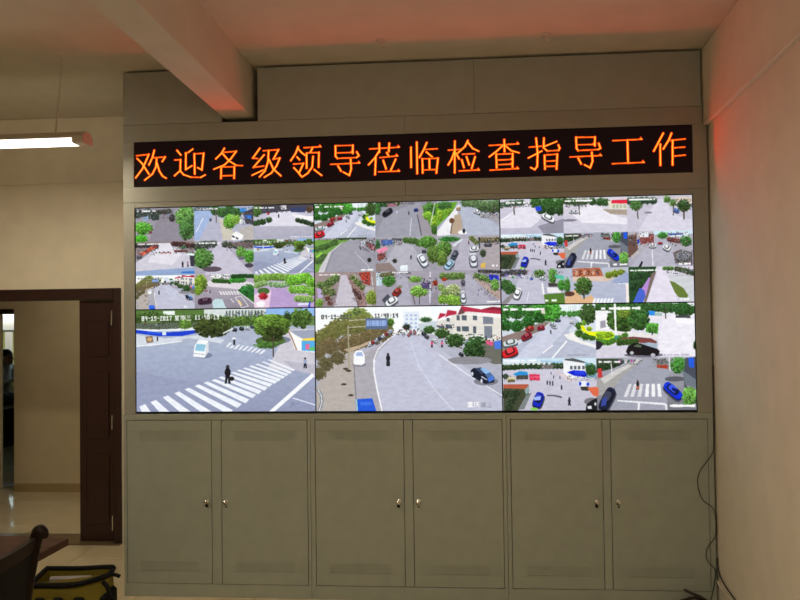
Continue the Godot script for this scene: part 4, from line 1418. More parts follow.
# the fourteen characters of the banner: strokes in millimetres from the banner's top left corner
const BANNER := [
	"13 87 98 80 83 115 53 179 7 238|17 106 53 143 75 179 98 214|136 54 123 102 99 151|119 105 211 101 191 131|152 114 147 167 122 216 69 256|154 142 170 196 192 232 217 247",
	"293 59 318 90|276 124 316 123 314 197 275 231|314 200 337 226 388 245 453 248 484 232|400 53 371 74 349 80|353 79 352 191 394 167|411 86 475 84 462 197 433 181|411 86 413 223",
	"616 55 596 88 558 124|614 82 697 77 660 126 617 167 543 195|603 89 646 140 696 173 739 176|594 182 591 258|594 181 683 182 681 259|593 241 681 241",
	"856 62 808 127 840 131|884 108 812 190 882 183|803 243 878 210|880 79 982 75 947 138 990 132 968 184 932 232 885 259|915 80 911 154 889 217 853 255|918 140 946 205 996 252",
	"1114 59 1096 104 1064 151|1114 73 1135 98 1160 119|1106 129 1122 147|1081 176 1148 173 1127 218 1119 235|1084 201 1112 231 1132 259|1153 67 1266 64|1210 69 1195 100|1169 106 1169 205|1169 103 1252 102 1249 200|1213 129 1206 199 1176 240 1139 264|1219 217 1268 257",
	"1362 60 1478 61 1477 114|1361 109 1477 109|1362 63 1362 130 1375 146 1501 144 1517 131 1503 106|1329 185 1522 181|1462 154 1465 220 1452 262 1414 240|1378 197 1398 232",
	"1588 89 1784 83|1652 53 1652 112|1718 55 1714 110|1651 105 1622 150 1581 194|1628 150 1622 261|1701 117 1712 138|1656 149 1772 141|1677 169 1695 225|1758 164 1726 236|1646 244 1783 243",
	"1860 87 1859 219|1898 54 1898 262|1963 59 1943 104 1914 155|1950 104 2031 101|1960 121 1997 154|1933 166 1934 259|1933 166 2035 165 2023 262|1978 167 1979 236|1934 241 2024 239",
	"2103 113 2180 110|2146 55 2142 263|2144 117 2124 172 2101 210|2152 135 2172 172|2230 54 2211 92 2165 133|2232 68 2262 107 2299 126|2194 143 2272 141|2189 181 2202 230|2220 161 2236 213|2275 163 2252 238|2171 253 2301 250",
	"2368 90 2556 85|2464 55 2465 134|2456 92 2418 126 2367 165|2473 96 2507 128 2557 144|2411 146 2413 239|2411 150 2517 148 2515 239|2414 188 2516 187|2414 219 2516 218|2370 254 2552 248",
	"2624 109 2701 105|2668 52 2676 149 2672 238 2656 258 2631 244|2617 180 2703 137|2799 77 2715 109|2718 53 2715 116 2738 138 2809 136 2817 122 2809 101|2720 167 2721 256|2721 164 2801 161 2795 258|2723 205 2797 204|2723 239 2797 240",
	"2922 54 3041 56 3039 112|2921 103 3039 104|2922 54 2923 125 2933 141 3060 138 3074 130 3064 99|2882 182 3079 178|3019 156 3023 214 3007 256 2972 236|2933 191 2951 229",
	"3153 83 3335 80|3244 84 3246 232|3147 234 3346 231",
	"3468 45 3438 101 3407 159|3448 116 3446 252|3519 47 3502 89 3467 146|3513 93 3603 86|3525 93 3522 252|3528 142 3599 139|3527 196 3601 191",
]

func banner_picture() -> ImageTexture:
	# 3.645 m x 0.301 m at 560 pixels a metre
	im = Image.create(2041, 169, false, Image.FORMAT_RGB8)
	im.fill(Color8(20, 8, 7))
	for y in range(0, 169, 3):
		im.fill_rect(Rect2i(0, y, 2041, 1), Color8(14, 6, 6))
	for x in range(0, 2041, 3):
		im.fill_rect(Rect2i(x, 0, 1, 169), Color8(14, 6, 6))
	view(Rect2(0, 0, 2041, 169), Rect2(0, 0, 3645, 301))
	for pass_ in 3:
		for ch: String in BANNER:
			for stroke in ch.split("|"):
				var v: PackedStringArray = stroke.split(" ")
				var n := v.size() / 2
				for i in n - 1:
					var a := Vector2(float(v[i * 2]), float(v[i * 2 + 1]))
					var b := Vector2(float(v[i * 2 + 2]), float(v[i * 2 + 3]))
					var steep := absf((b - a).normalized().y)
					var w := lerpf(11.5, 17.5, steep)
					var c: int = [0xd82408, 0xff4e0e, 0xffb838][pass_]
					if pass_ == 2 and steep < 0.3:
						c = 0xff7a1c
					w *= [1.0, 0.72, 0.4][pass_]
					ln(c, w, [a.x, a.y, b.x, b.y])
					el(c, a.x, a.y, w * 0.55, w * 0.55)
					el(c, b.x, b.y, w * 0.55, w * 0.55)
				# the small wedge that ends a level stroke
				var p := Vector2(float(v[n * 2 - 4]), float(v[n * 2 - 3]))
				var q := Vector2(float(v[n * 2 - 2]), float(v[n * 2 - 1]))
				if n == 2 and absf((q - p).normalized().y) < 0.3 and q.x - p.x > 100:
					var s: float = [1.0, 0.75, 0.45][pass_]
					pg([0xd82408, 0xff4e0e, 0xffb838][pass_], [q.x - 26 * s, q.y, q.x - 6, q.y - 20 * s, q.x + 7 * s, q.y + 3])
	return ImageTexture.create_from_image(im)

# ---------------------------------------------------------------- builders
func pendant(x1: float, y: float, z: float, length: float, energy: float, label: String, bare := 0.0) -> void:
	# a hanging fluorescent batten; x1 is its right end, y its underside
	var o := thing("fluorescent_lamp", label, "lamp", Vector3(x1 - length / 2, y, z), 0.0, "hanging fluorescent lamps")
	var turn := Transform3D(Basis(Vector3.UP, PI / 2), Vector3.ZERO)
	var h := length / 2
	put("housing", prism(st(), PackedVector2Array([Vector2(-0.0258, 0.07482), Vector2(0.0258, 0.07482), Vector2(0.0602, 0.043), Vector2(0.0602, 0.03096), Vector2(-0.0602, 0.03096), Vector2(-0.0602, 0.043)]), -h + 0.07, h - 0.07, turn), M.fixture_metal, o)
	put("light_tube", prism(st(), PackedVector2Array([Vector2(-0.05332, 0.03096), Vector2(0.05332, 0.03096), Vector2(0.04988, 0.00688), Vector2(0.0387, 0.00086), Vector2(-0.0387, 0.00086), Vector2(-0.04988, 0.00688)]), -h + 0.071, h - 0.071, turn), M.tube_glow, o)
	for sgn: float in [-1.0, 1.0]:
		var a := sgn * (h - 0.07)
		var b := sgn * h
		put("end_cap", prism(st(), PackedVector2Array([Vector2(-0.0258, 0.07568), Vector2(0.0258, 0.07568), Vector2(0.06192, 0.043), Vector2(0.06192, 0.00516), Vector2(0.043, -0.00086), Vector2(-0.043, -0.00086), Vector2(-0.06192, 0.00516), Vector2(-0.06192, 0.043)]), minf(a, b), maxf(a, b), turn), M.fixture_metal, o)
		var rx := sgn * (h - 0.21)
		var top := 3.505 - y
		put("suspension_rod", tube(st(), [Vector3(rx, 0.08, 0), Vector3(rx + 0.025, 0.3, 0), Vector3(rx + 0.045, top - 0.01, 0)], 0.0045, 6), M.fixture_metal, o)
		put("ceiling_rose", lathe(st(), [[0.0, -0.02], [0.012, -0.02], [0.034, -0.006], [0.036, 0.0], [0.0, 0.0]], 14, Transform3D(Basis(), Vector3(rx + 0.045, top, 0))), M.fixture_metal, o)
	var l := AreaLight3D.new()
	l.name = "lamp_light"
	l.area_size = Vector2(length - 0.16, 0.12)
	l.light_energy = energy
	l.light_color = Color8(255, 240, 210)
	l.shadow_enabled = true
	l.area_range = 20.0
	l.area_attenuation = 2.0
	o.add_child(l)
	l.position = Vector3(0, -0.006, 0)
	l.rotation.x = -PI / 2
	if bare > 0.0:  # bare is the strength of added omni fill lights that lift the ambient level
		for k in 2:
			var p := OmniLight3D.new()
			p.name = "fill_light_%03d" % k
			p.light_energy = bare
			p.light_color = l.light_color
			p.light_size = 0.03
			p.omni_range = 20.0
			p.omni_attenuation = 2.0
			p.shadow_enabled = true
			o.add_child(p)
			p.position = Vector3(-0.3 + 0.6 * k, -0.05, 0)

func vent_mesh(w: float, h: float) -> ArrayMesh:
	# a punched plate: staggered square holes, front face at z = 0
	var s := st()
	var cols := 30
	var rows := 5
	var cw := w / (cols + 0.5)
	var rh := h / rows
	var k := 0.0026
	for r in rows:
		var y0 := r * rh
		var sh := 0.0 if r % 2 == 0 else cw / 2
		var e0 := cols * cw + sh if sh == 0.0 else 0.0
		quad(s, Vector3(e0, y0, 0), Vector3(e0 + cw / 2, y0, 0), Vector3(e0 + cw / 2, y0 + rh, 0), Vector3(e0, y0 + rh, 0), Vector3.BACK)
		for c in cols:
			var x0 := sh + c * cw
			var o := [Vector3(x0, y0, 0), Vector3(x0 + cw, y0, 0), Vector3(x0 + cw, y0 + rh, 0), Vector3(x0, y0 + rh, 0)]
			var m := Vector3(x0 + cw / 2, y0 + rh / 2, 0)
			var i := [m + Vector3(-k, -k, 0), m + Vector3(k, -k, 0), m + Vector3(k, k, 0), m + Vector3(-k, k, 0)]
			for e in 4:
				var f := (e + 1) % 4
				quad(s, o[e], o[f], i[f], i[e], Vector3.BACK)
				quad(s, i[e], i[f], i[f] + Vector3(0, 0, -0.002), i[e] + Vector3(0, 0, -0.002), m - (i[e] + i[f]) / 2)
	s.generate_normals()
	return s.commit()

func cabinet(x0: float, x1: float, doors: Array, knobs: Array, label: String, vent: ArrayMesh) -> void:
	var y1 := 1.2
	var b := 0.088
	var t := 1.158
	var o := thing("steel_cabinet", label, "cabinet", Vector3(x0, 0, 0), 0.0, "steel cabinets under the monitors")
	var g := 0.0008
	var d0: Array = doors[0]
	var d1: Array = doors[1]
	var fr := st()
	span(fr, Vector3(g, 0, -0.03), Vector3(d0[0] - x0 - 0.004, y1, 0), 0.0015)
	span(fr, Vector3(d1[1] - x0 + 0.004, 0, -0.03), Vector3(x1 - x0 - g, y1, 0), 0.0015)
	span(fr, Vector3(d0[1] - x0 + 0.004, b, -0.03), Vector3(d1[0] - x0 - 0.004, t, 0), 0.0015)
	span(fr, Vector3(d0[0] - x0 - 0.005, t + 0.004, -0.03), Vector3(d1[1] - x0 + 0.005, y1, -0.0002), 0.001)
	span(fr, Vector3(d0[0] - x0 - 0.005, 0, -0.03), Vector3(d1[1] - x0 + 0.005, b - 0.004, -0.0002), 0.001)
	put("face_frame", fr, M.steel_paint, o)
	put("body", boxed(Vector3(g, 0.002, -1.0), Vector3(x1 - x0 - g, y1 - 0.001, -0.05), 0.002), M.steel_paint, o)
	for k in 2:
		var d: Array = doors[k]
		var w: float = d[1] - d[0]
		var door := MeshInstance3D.new()
		var vx := (w - 0.4) / 2
		var vy := [0.076, 0.935]
		var vh := 0.068
		var h := t - b
		var s := st()
		var z0 := -0.022
		span(s, Vector3(0, 0, z0), Vector3(w, vy[0], 0), 0.001)
		span(s, Vector3(0, vy[0] + vh, z0), Vector3(w, vy[1], 0), 0.0)
		span(s, Vector3(0, vy[1] + vh, z0), Vector3(w, h, 0), 0.001)
		for v in vy:
			span(s, Vector3(0, v, z0), Vector3(vx, v + vh, 0), 0.0)
			span(s, Vector3(vx + 0.4, v, z0), Vector3(w, v + vh, 0), 0.0)
		s.generate_normals()
		door.mesh = s.commit()
		door.material_override = M.steel_paint
		door.name = "door"
		o.add_child(door, true)
		door.position = Vector3(d[0] - x0, b, -0.001)
		put("liner", boxed(Vector3(0.02, 0.02, -0.03), Vector3(w - 0.02, h - 0.02, -0.0225), 0.0), M.steel_paint, door)
		for v in vy:
			put("vent", vent, M.steel_paint, door, Vector3(vx, v, 0))
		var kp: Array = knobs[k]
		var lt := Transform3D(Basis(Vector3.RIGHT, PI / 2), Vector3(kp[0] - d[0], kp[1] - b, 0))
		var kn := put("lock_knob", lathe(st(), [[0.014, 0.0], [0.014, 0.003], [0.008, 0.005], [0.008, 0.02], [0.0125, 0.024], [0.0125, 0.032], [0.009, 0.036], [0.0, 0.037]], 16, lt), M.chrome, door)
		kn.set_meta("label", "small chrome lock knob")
		var lv := put("knob_shadow_block", boxed(Vector3(kp[0] - d[0] - 0.012, kp[1] - b - 0.034 + 0.014 * k, 0.004), Vector3(kp[0] - d[0] + 0.004, kp[1] - b - 0.004, 0.016), 0.003), M.black_plastic, door)  # dark block added in place of the shadow the knob casts
		lv.set_meta("label", "black block standing in for the shadow under the knob")
		put("keyhole", lathe(st(), [[0.006, 0.0], [0.006, 0.0015], [0.0, 0.0015]], 12, Transform3D(Basis(Vector3.RIGHT, PI / 2), Vector3(kp[0] - d[0] + 0.001, kp[1] - b - 0.035, 0))), M.dark_hole, door)

func monitor(col: int, row: int, tex: Texture2D, label: String) -> void:
	var w := 1.212
	var h := 0.68175
	var o := thing("wall_monitor", label, "monitor", Vector3(col * w, 2.576 - (row + 1) * h, 0), 0.0, "monitors of the video wall")
	var e := 0.0035
	put("housing", boxed(Vector3(0.001, 0.001, -0.09), Vector3(w - 0.001, h - 0.001, -0.008), 0.004), M.black_plastic, o)
	var s := st()
	span(s, Vector3(0.0003, 0.0003, -0.008), Vector3(w - 0.0003, e, -0.003), 0.0008)
	span(s, Vector3(0.0003, h - e, -0.008), Vector3(w - 0.0003, h - 0.0003, -0.003), 0.0008)
	span(s, Vector3(0.0003, e, -0.008), Vector3(e, h - e, -0.003), 0.0008)
	span(s, Vector3(w - e, e, -0.008), Vector3(w - 0.0003, h - e, -0.003), 0.0008)
	put("bezel", s, M.black_plastic, o)
	put("screen", face(e, e, w - e, h - e), glow("screen_glow_%d" % (row * 3 + col), tex, 1.0), o, Vector3(0, 0, -0.006))
	var l := AreaLight3D.new()
	l.name = "screen_light"
	l.area_size = Vector2(w - 0.02, h - 0.02)
	l.light_energy = 0.008
	l.light_color = Color8(214, 220, 240)
	l.shadow_enabled = true
	l.area_range = 20.0
	l.area_attenuation = 2.0
	o.add_child(l)
	l.position = Vector3(w / 2, h / 2, 0.002)
	l.rotation.y = PI

func banner() -> void:
	var o := thing("led_banner", "long black LED sign with glowing orange Chinese characters above the monitors", "sign", Vector3(-0.003, 2.717, 0))
	put("housing", boxed(Vector3(0, 0, -0.1), Vector3(3.645, 0.301, -0.012), 0.002), M.black_plastic, o)
	var s := st()
	span(s, Vector3(0, 0, -0.012), Vector3(3.645, 0.003, -0.002), 0.0008)
	span(s, Vector3(0, 0.298, -0.012), Vector3(3.645, 0.301, -0.002), 0.0008)
	put("rim", s, M.black_plastic, o)
	put("led_display", face(0, 0.003, 3.645, 0.298), glow("led_glow", banner_picture(), 1.35), o, Vector3(0, 0, -0.01))
	# the lenses of the diodes throw a wide cone that stops short of grazing the panel
	for k in 14:
		var l := SpotLight3D.new()
		l.name = "led_light_%03d" % k
		l.light_color = Color8(255, 30, 14)
		l.light_energy = 0.034
		l.spot_angle = 68.0
		l.spot_angle_attenuation = 0.06
		l.spot_range = 20.0
		l.spot_attenuation = 2.0
		l.light_size = 0.012
		l.shadow_enabled = true
		o.add_child(l)
		l.position = Vector3(0.12 + k * 0.262, 0.15, 0.016)
		l.rotation.y = PI

func surround() -> void:
	var o := thing("metal_surround", "beige metal panelling framing the monitors and banner up to the ceiling", "panelling")
	var rows := [
		# x0, y0, x1, y1
		[-0.078, 1.202, -0.002, 2.611], [3.638, 1.202, 3.731, 2.611], [-0.001, 2.578, 3.637, 2.611],
		[-0.078, 2.613, 1.818, 2.715], [1.820, 2.613, 3.731, 2.715],
		[-0.078, 2.7155, -0.005, 3.0185], [3.643, 2.7155, 3.731, 3.0185],
		[-0.078, 3.019, 1.818, 3.134], [1.820, 3.019, 3.706, 3.134], [3.706, 3.019, 3.731, 3.032],
		[-0.078, 3.136, 0.600, 3.489], [0.843, 3.136, 2.270, 3.489], [2.272, 3.136, 3.700, 3.489],
	]
	for r in rows:
		put("panel", boxed(Vector3(r[0], r[1], -0.03), Vector3(r[2], r[3], 0), 0.0012), M.panel_paint, o)
	put("side_panel", boxed(Vector3(-0.078, 1.202, -1.03), Vector3(-0.06, 3.49, -0.03), 0.001), M.panel_paint, o)
	put("back_board", boxed(Vector3(-0.05, 1.21, -0.6), Vector3(3.7, 3.13, -0.58), 0.001), M.dark_hole, o)

func dado_door() -> void:
	# frame, narrow leaf with raised fields, hinges
	var o := Node3D.new()
	o.name = "door_1"
	add_child(o)
	o.set_meta("kind", "structure")
	tag(o, "dark brown wooden door frame with its narrow leaf shut beside the cabinets", "door")
	var s := st()
	span(s, Vector3(-0.655, 0, -1.036), Vector3(-0.598, 2.088, -1.012), 0.004)
	span(s, Vector3(-1.917, 0, -1.036), Vector3(-1.86, 2.088, -1.012), 0.004)
	span(s, Vector3(-1.86, 1.997, -1.036), Vector3(-0.655, 2.088, -1.012), 0.004)
	put("casing", s, M.dark_wood, o)
	s = st()
	span(s, Vector3(-0.66, 0, -1.246), Vector3(-0.632, 2.03, -1.037), 0.002)
	span(s, Vector3(-1.886, 0, -1.246), Vector3(-1.858, 2.03, -1.037), 0.002)
	span(s, Vector3(-1.858, 1.996, -1.246), Vector3(-0.66, 2.03, -1.037), 0.002)
	put("jamb", s, M.dark_wood, o)
	var leaf_ := put("door_leaf", boxed(Vector3(-0.968, 0.014, -1.096), Vector3(-0.664, 1.992, -1.058), 0.003), M.dark_wood, o)
	for y in [[0.16, 0.72], [0.86, 1.4], [1.53, 1.82]]:
		var p := st()
		span(p, Vector3(-0.915, y[0], -1.06), Vector3(-0.715, y[1], -1.05), 0.004)
		put("raised_field", p, M.dark_wood, leaf_)
		p = st()
		for q in [[-0.915, y[0], -0.905, y[1]], [-0.725, y[0], -0.715, y[1]], [-0.905, y[0], -0.725, y[0] + 0.01], [-0.905, y[1] - 0.01, -0.725, y[1]]]:
			span(p, Vector3(q[0], q[1], -1.052), Vector3(q[2], q[3], -1.047), 0.003)
		put("moulding", p, M.dark_wood, leaf_)
	for y in [0.17, 0.99, 1.843]:
		var hg := put("hinge", tube(st(), [Vector3(-0.676, y - 0.06, -1.03), Vector3(-0.676, y + 0.06, -1.03)], 0.0075, 10), M.chrome, leaf_)
		hg.set_meta("label", "steel hinge barrel")

func person() -> void:
	var o := thing("person", "person in grey shirt and dark trousers leaning forward beyond the doorway", "person", Vector3(-4.56, 0, -5.35))
	var skin := Color(0.42, 0.24, 0.15)
	var shirt := Color(0.5, 0.5, 0.5)
	var dark := Color(0.02, 0.02, 0.025)
	var hair := Color(0.012, 0.01, 0.01)
	var V := func(x: float, y: float, z: float) -> Vector3: return Vector3(x, y, z)
	var body := [
		[V.call(-0.02, 0.70, 0.08), V.call(-0.02, 0.70, -0.08), 0.11, 0.11, dark],
		[V.call(-0.01, 0.76, 0), V.call(0.03, 0.95, 0), 0.125, 0.135, shirt],
		[V.call(0.03, 0.95, 0.02), V.call(0.07, 1.1, 0.02), 0.13, 0.11, shirt],
		[V.call(0.08, 1.12, 0.15), V.call(0.08, 1.12, -0.15), 0.062, 0.062, shirt],
		[V.call(0.08, 1.13, 0), V.call(0.115, 1.21, 0), 0.055, 0.05, skin],
	]
	for sg: float in [-1.0, 1.0]:
		body += [
			[V.call(0, 0.69, sg * 0.09), V.call(0.42, 0.66, sg * 0.11), 0.085, 0.06, dark],
			[V.call(0.42, 0.66, sg * 0.11), V.call(0.4, 0.16, sg * 0.11), 0.058, 0.04, dark],
			[V.call(0.4, 0.07, sg * 0.11), V.call(0.54, 0.045, sg * 0.12), 0.045, 0.035, hair],
			[V.call(0.08, 1.11, sg * 0.17), V.call(0.16, 0.9, sg * 0.2), 0.055, 0.042, shirt],
			[V.call(0.16, 0.9, sg * 0.2), V.call(0.34, 0.98, sg * 0.1), 0.04, 0.028, shirt],
		]
	var s := st()
	flesh(s, body, 0.016, 0.05)
	var head := [
		[V.call(0.13, 1.3, 0), V.call(0.145, 1.25, 0), 0.078, 0.06, skin],
		[V.call(0.115, 1.325, 0), V.call(0.1, 1.3, 0), 0.085, 0.075, hair],
		[V.call(0.165, 1.22, 0), V.call(0.185, 1.205, 0), 0.035, 0.028, skin],
		[V.call(0.205, 1.29, 0), V.call(0.222, 1.262, 0), 0.01, 0.014, skin],
		[V.call(0.203, 1.225, 0.018), V.call(0.203, 1.225, -0.018), 0.01, 0.01, skin],
		[V.call(0.12, 1.27, 0.078), V.call(0.125, 1.25, 0.078), 0.014, 0.01, skin],
		[V.call(0.12, 1.27, -0.078), V.call(0.125, 1.25, -0.078), 0.014, 0.01, skin],
		[V.call(0.115, 1.21, 0), V.call(0.12, 1.25, 0), 0.048, 0.05, skin],
		[V.call(0.195, 1.293, 0.028), V.call(0.198, 1.292, 0.026), 0.009, 0.009, hair],
		[V.call(0.195, 1.293, -0.028), V.call(0.198, 1.292, -0.026), 0.009, 0.009, hair],
	]
	flesh(s, head, 0.007, 0.016)
	for sg: float in [-1.0, 1.0]:
		var hand := [[V.call(0.34, 0.98, sg * 0.1), V.call(0.38, 0.995, sg * 0.09), 0.024, 0.026, skin], [V.call(0.38, 0.995, sg * 0.09), V.call(0.41, 1.0, sg * 0.08), 0.026, 0.026, skin]]
		for f in 5:
			var zz := sg * (0.05 + 0.017 * f)
			var ll: float = [0.045, 0.075, 0.085, 0.08, 0.06][f]
			var b0: Vector3 = V.call(0.425 - (0.04 if f == 0 else 0.0), 1.0, zz)
			var b1 := b0 + Vector3(ll * 0.6, 0.008, 0.0)
			hand += [[b0, b1, 0.009, 0.0085, skin], [b1, b1 + Vector3(ll * 0.4, -0.02, 0), 0.0085, 0.007, skin]]
		flesh(s, hand, 0.005, 0.012)
	put("body", s, M.person_colours, o)

func tool_bag() -> void:
	var o := thing("tool_bag", "open yellow and black tool bag standing on the floor by the desk", "bag", Vector3(-0.17, 0, 0.48), 0.1)
	# rim corners: back left, back right, front right, front left
	var w := 0.19
	var d := 0.115
	var h := 0.315
	var front := st()
	quad(front, Vector3(-w, 0.02, d), Vector3(w, 0.02, d), Vector3(w - 0.004, h - 0.012, d - 0.004), Vector3(-w + 0.004, h - 0.012, d - 0.004), Vector3.BACK)
	var shell := st()
	var lo := [Vector3(-w, 0.01, -d), Vector3(w, 0.01, -d), Vector3(w, 0.01, d), Vector3(-w, 0.01, d)]
	var hi := [Vector3(-w - 0.01, h, -d), Vector3(w, h, -d), Vector3(w + 0.02, h - 0.008, -0.01), Vector3(-w + 0.01, h - 0.01, d)]
	var c := Vector3(0, 0.15, 0)
	for k in 4:
		var k2 := (k + 1) % 4
		var out: Vector3 = (lo[k] + lo[k2]) / 2 - c
		out.y = 0
		var inn := -out.normalized() * 0.012
		# the cloth bulges halfway up
		var m0: Vector3 = (lo[k] + hi[k]) / 2 + Vector3(lo[k].x, 0, lo[k].z).normalized() * 0.012
		var m1: Vector3 = (lo[k2] + hi[k2]) / 2 + Vector3(lo[k2].x, 0, lo[k2].z).normalized() * 0.012
		quad(shell, lo[k], lo[k2], m1, m0, out)
		quad(shell, m0, m1, hi[k2], hi[k], out)
		quad(shell, lo[k] + inn, lo[k2] + inn, m1 + inn, m0 + inn, -out)
		quad(shell, m0 + inn, m1 + inn, hi[k2] + inn, hi[k] + inn, -out)
	quad(shell, lo[0], lo[1], lo[2], lo[3], Vector3.DOWN)
	put("shell", shell, M.bag_yellow, o)
	put("base", boxed(Vector3(-w - 0.008, 0, -d - 0.008), Vector3(w + 0.008, 0.05, d + 0.008), 0.01), M.bag_black, o)
	var loop := smooth_path([hi[0], (hi[0] + hi[1]) / 2 + Vector3(0, -0.004, 0), hi[1] + Vector3(-0.008, 0, 0), hi[1] + Vector3(0.004, -0.012, 0.02), hi[2], (hi[2] * 0.75 + hi[3] * 0.25) + Vector3(0, -0.014, 0.035), (hi[2] + hi[3]) / 2 + Vector3(0, -0.02, 0.03), hi[3] + Vector3(0.01, -0.006, 0), hi[3] + Vector3(-0.012, 0, -0.012), hi[0] + Vector3(-0.004, 0, 0.02), hi[0]], 5)
	put("rim_binding", tube(st(), loop, 0.016, 8), M.bag_black, o)
	put("rim_tab", tube(st(), smooth_path([hi[2], hi[2] + Vector3(0.04, -0.004, -0.005), hi[2] + Vector3(0.062, -0.012, 0.0)], 3), 0.011, 8), M.bag_black, o)
	for x in [-0.135, -0.03, 0.09]:
		put("pocket", boxed(Vector3(x - 0.032, 0.06, d - 0.002), Vector3(x + 0.032, 0.232, d + 0.03), 0.012), M.bag_black, o)
	put("side_pocket", boxed(Vector3(w - 0.002, 0.05, -d + 0.03), Vector3(w + 0.045, 0.22, d - 0.02), 0.016), M.bag_black, o)
	put("shoulder_strap", tube(st(), smooth_path([Vector3(w + 0.012, 0.29, 0.06), Vector3(w + 0.04, 0.27, 0.075), Vector3(w + 0.075, 0.2, 0.09), Vector3(w + 0.1, 0.1, 0.1), Vector3(w + 0.09, 0.015, 0.11)], 5), 0.013, 8), M.bag_black, o)
	put("lining", boxed(Vector3(-w + 0.03, 0.2, -0.06), Vector3(w - 0.09, 0.292, -0.03), 0.012), M.bag_grey, o)

func desk() -> void:
	var o := thing("desk", "brown wooden desk with its corner behind the dark chair", "desk", Vector3(0.203, 0, 1.178), -0.06)
	put("desktop", boxed(Vector3(-1.5, 0.722, 0), Vector3(0, 0.76, 1.25), 0.004), M.desk_wood, o)
	put("modesty_panel", boxed(Vector3(-1.42, 0.3, 0.07), Vector3(-0.38, 0.72, 0.09), 0.002), M.desk_wood, o)
	for x in [-1.44, -0.42]:
		for z in [0.05, 1.14]:
			put("leg", boxed(Vector3(x, 0, z), Vector3(x + 0.055, 0.722, z + 0.055), 0.004), M.desk_wood, o)

func chair() -> void:
	# faces -x, its back to the right; origin below the middle of the seat
	var o := thing("wooden_chair", "dark chair with a curved wooden crest rail pushed up to the desk", "chair", Vector3(0.07, -0.0, 1.86))
	var hw := 0.225
	for sg: float in [-1.0, 1.0]:
		var post := smooth_path([Vector3(0.17, 0, sg * hw), Vector3(0.165, 0.3, sg * hw), Vector3(0.18, 0.5, sg * hw), Vector3(0.205, 0.7, sg * hw), Vector3(0.238, 0.87, sg * hw), Vector3(0.252, 0.925, sg * hw), Vector3(0.262, 0.936, sg * hw), Vector3(0.272, 0.925, sg * hw), Vector3(0.27, 0.912, sg * hw)], 4)
		put("back_post", tube(st(), post, 0.026, 12), M.chair_wood, o)
		put("leg", tube(st(), [Vector3(-0.2, 0, sg * 0.2), Vector3(-0.19, 0.44, sg * 0.2)], [0.015, 0.02], 10), M.chair_wood, o)
		put("side_rail", boxed(Vector3(-0.19, 0.36, sg * 0.205 - 0.01), Vector3(0.17, 0.42, sg * 0.205 + 0.01), 0.003), M.chair_wood, o)
	put("front_rail", boxed(Vector3(-0.2, 0.36, -0.19), Vector3(-0.18, 0.42, 0.19), 0.003), M.chair_wood, o)
	put("seat", boxed(Vector3(-0.23, 0.42, -0.235), Vector3(0.17, 0.47, 0.235), 0.018), M.chair_leather, o)
	# crest rail: bows back between the posts
	var crest := st()
	var pad := st()
	var n := 12
	for i in n:
		var p := []
		for k in 2:
			var t := float(i + k) / n
			p.append(Vector3(0.012 * sin(PI * t), 0.0, lerpf(-hw + 0.018, hw - 0.018, t)))
		var q := []
		for k in 2:
			# front and back, top and bottom of the rail at each end
			var a: Vector3 = p[k]
			var sag := -0.004 * sin(PI * float(i + k) / n)
			q.append([a + Vector3(0.236, 0.912 + sag, 0), a + Vector3(0.262, 0.912 + sag, 0), a + Vector3(0.247, 0.852 + sag, 0), a + Vector3(0.22, 0.852 + sag, 0)])
		for e in 4:
			var f := (e + 1) % 4
			var mid: Vector3 = (q[0][0] + q[0][1] + q[0][2] + q[0][3]) / 4
			quad(crest, q[0][e], q[0][f], q[1][f], q[1][e], (q[0][e] + q[0][f]) / 2 - mid)
		var r := []
		for k in 2:
			var a: Vector3 = p[k]
			var sag := -0.004 * sin(PI * float(i + k) / n)
			r.append([a + Vector3(0.222, 0.855 + sag, 0), a + Vector3(0.244, 0.855 + sag, 0), a * Vector3(0.8, 1, 1) + Vector3(0.194, 0.5, 0), a * Vector3(0.8, 1, 1) + Vector3(0.17, 0.5, 0)])
		for e in 4:
			var f := (e + 1) % 4
			var mid: Vector3 = (r[0][0] + r[0][1] + r[0][2] + r[0][3]) / 4
			quad(pad, r[0][e], r[0][f], r[1][f], r[1][e], (r[0][e] + r[0][f]) / 2 - mid)
	put("crest_rail", crest, M.chair_wood, o)
	put("backrest", pad, M.chair_leather, o)

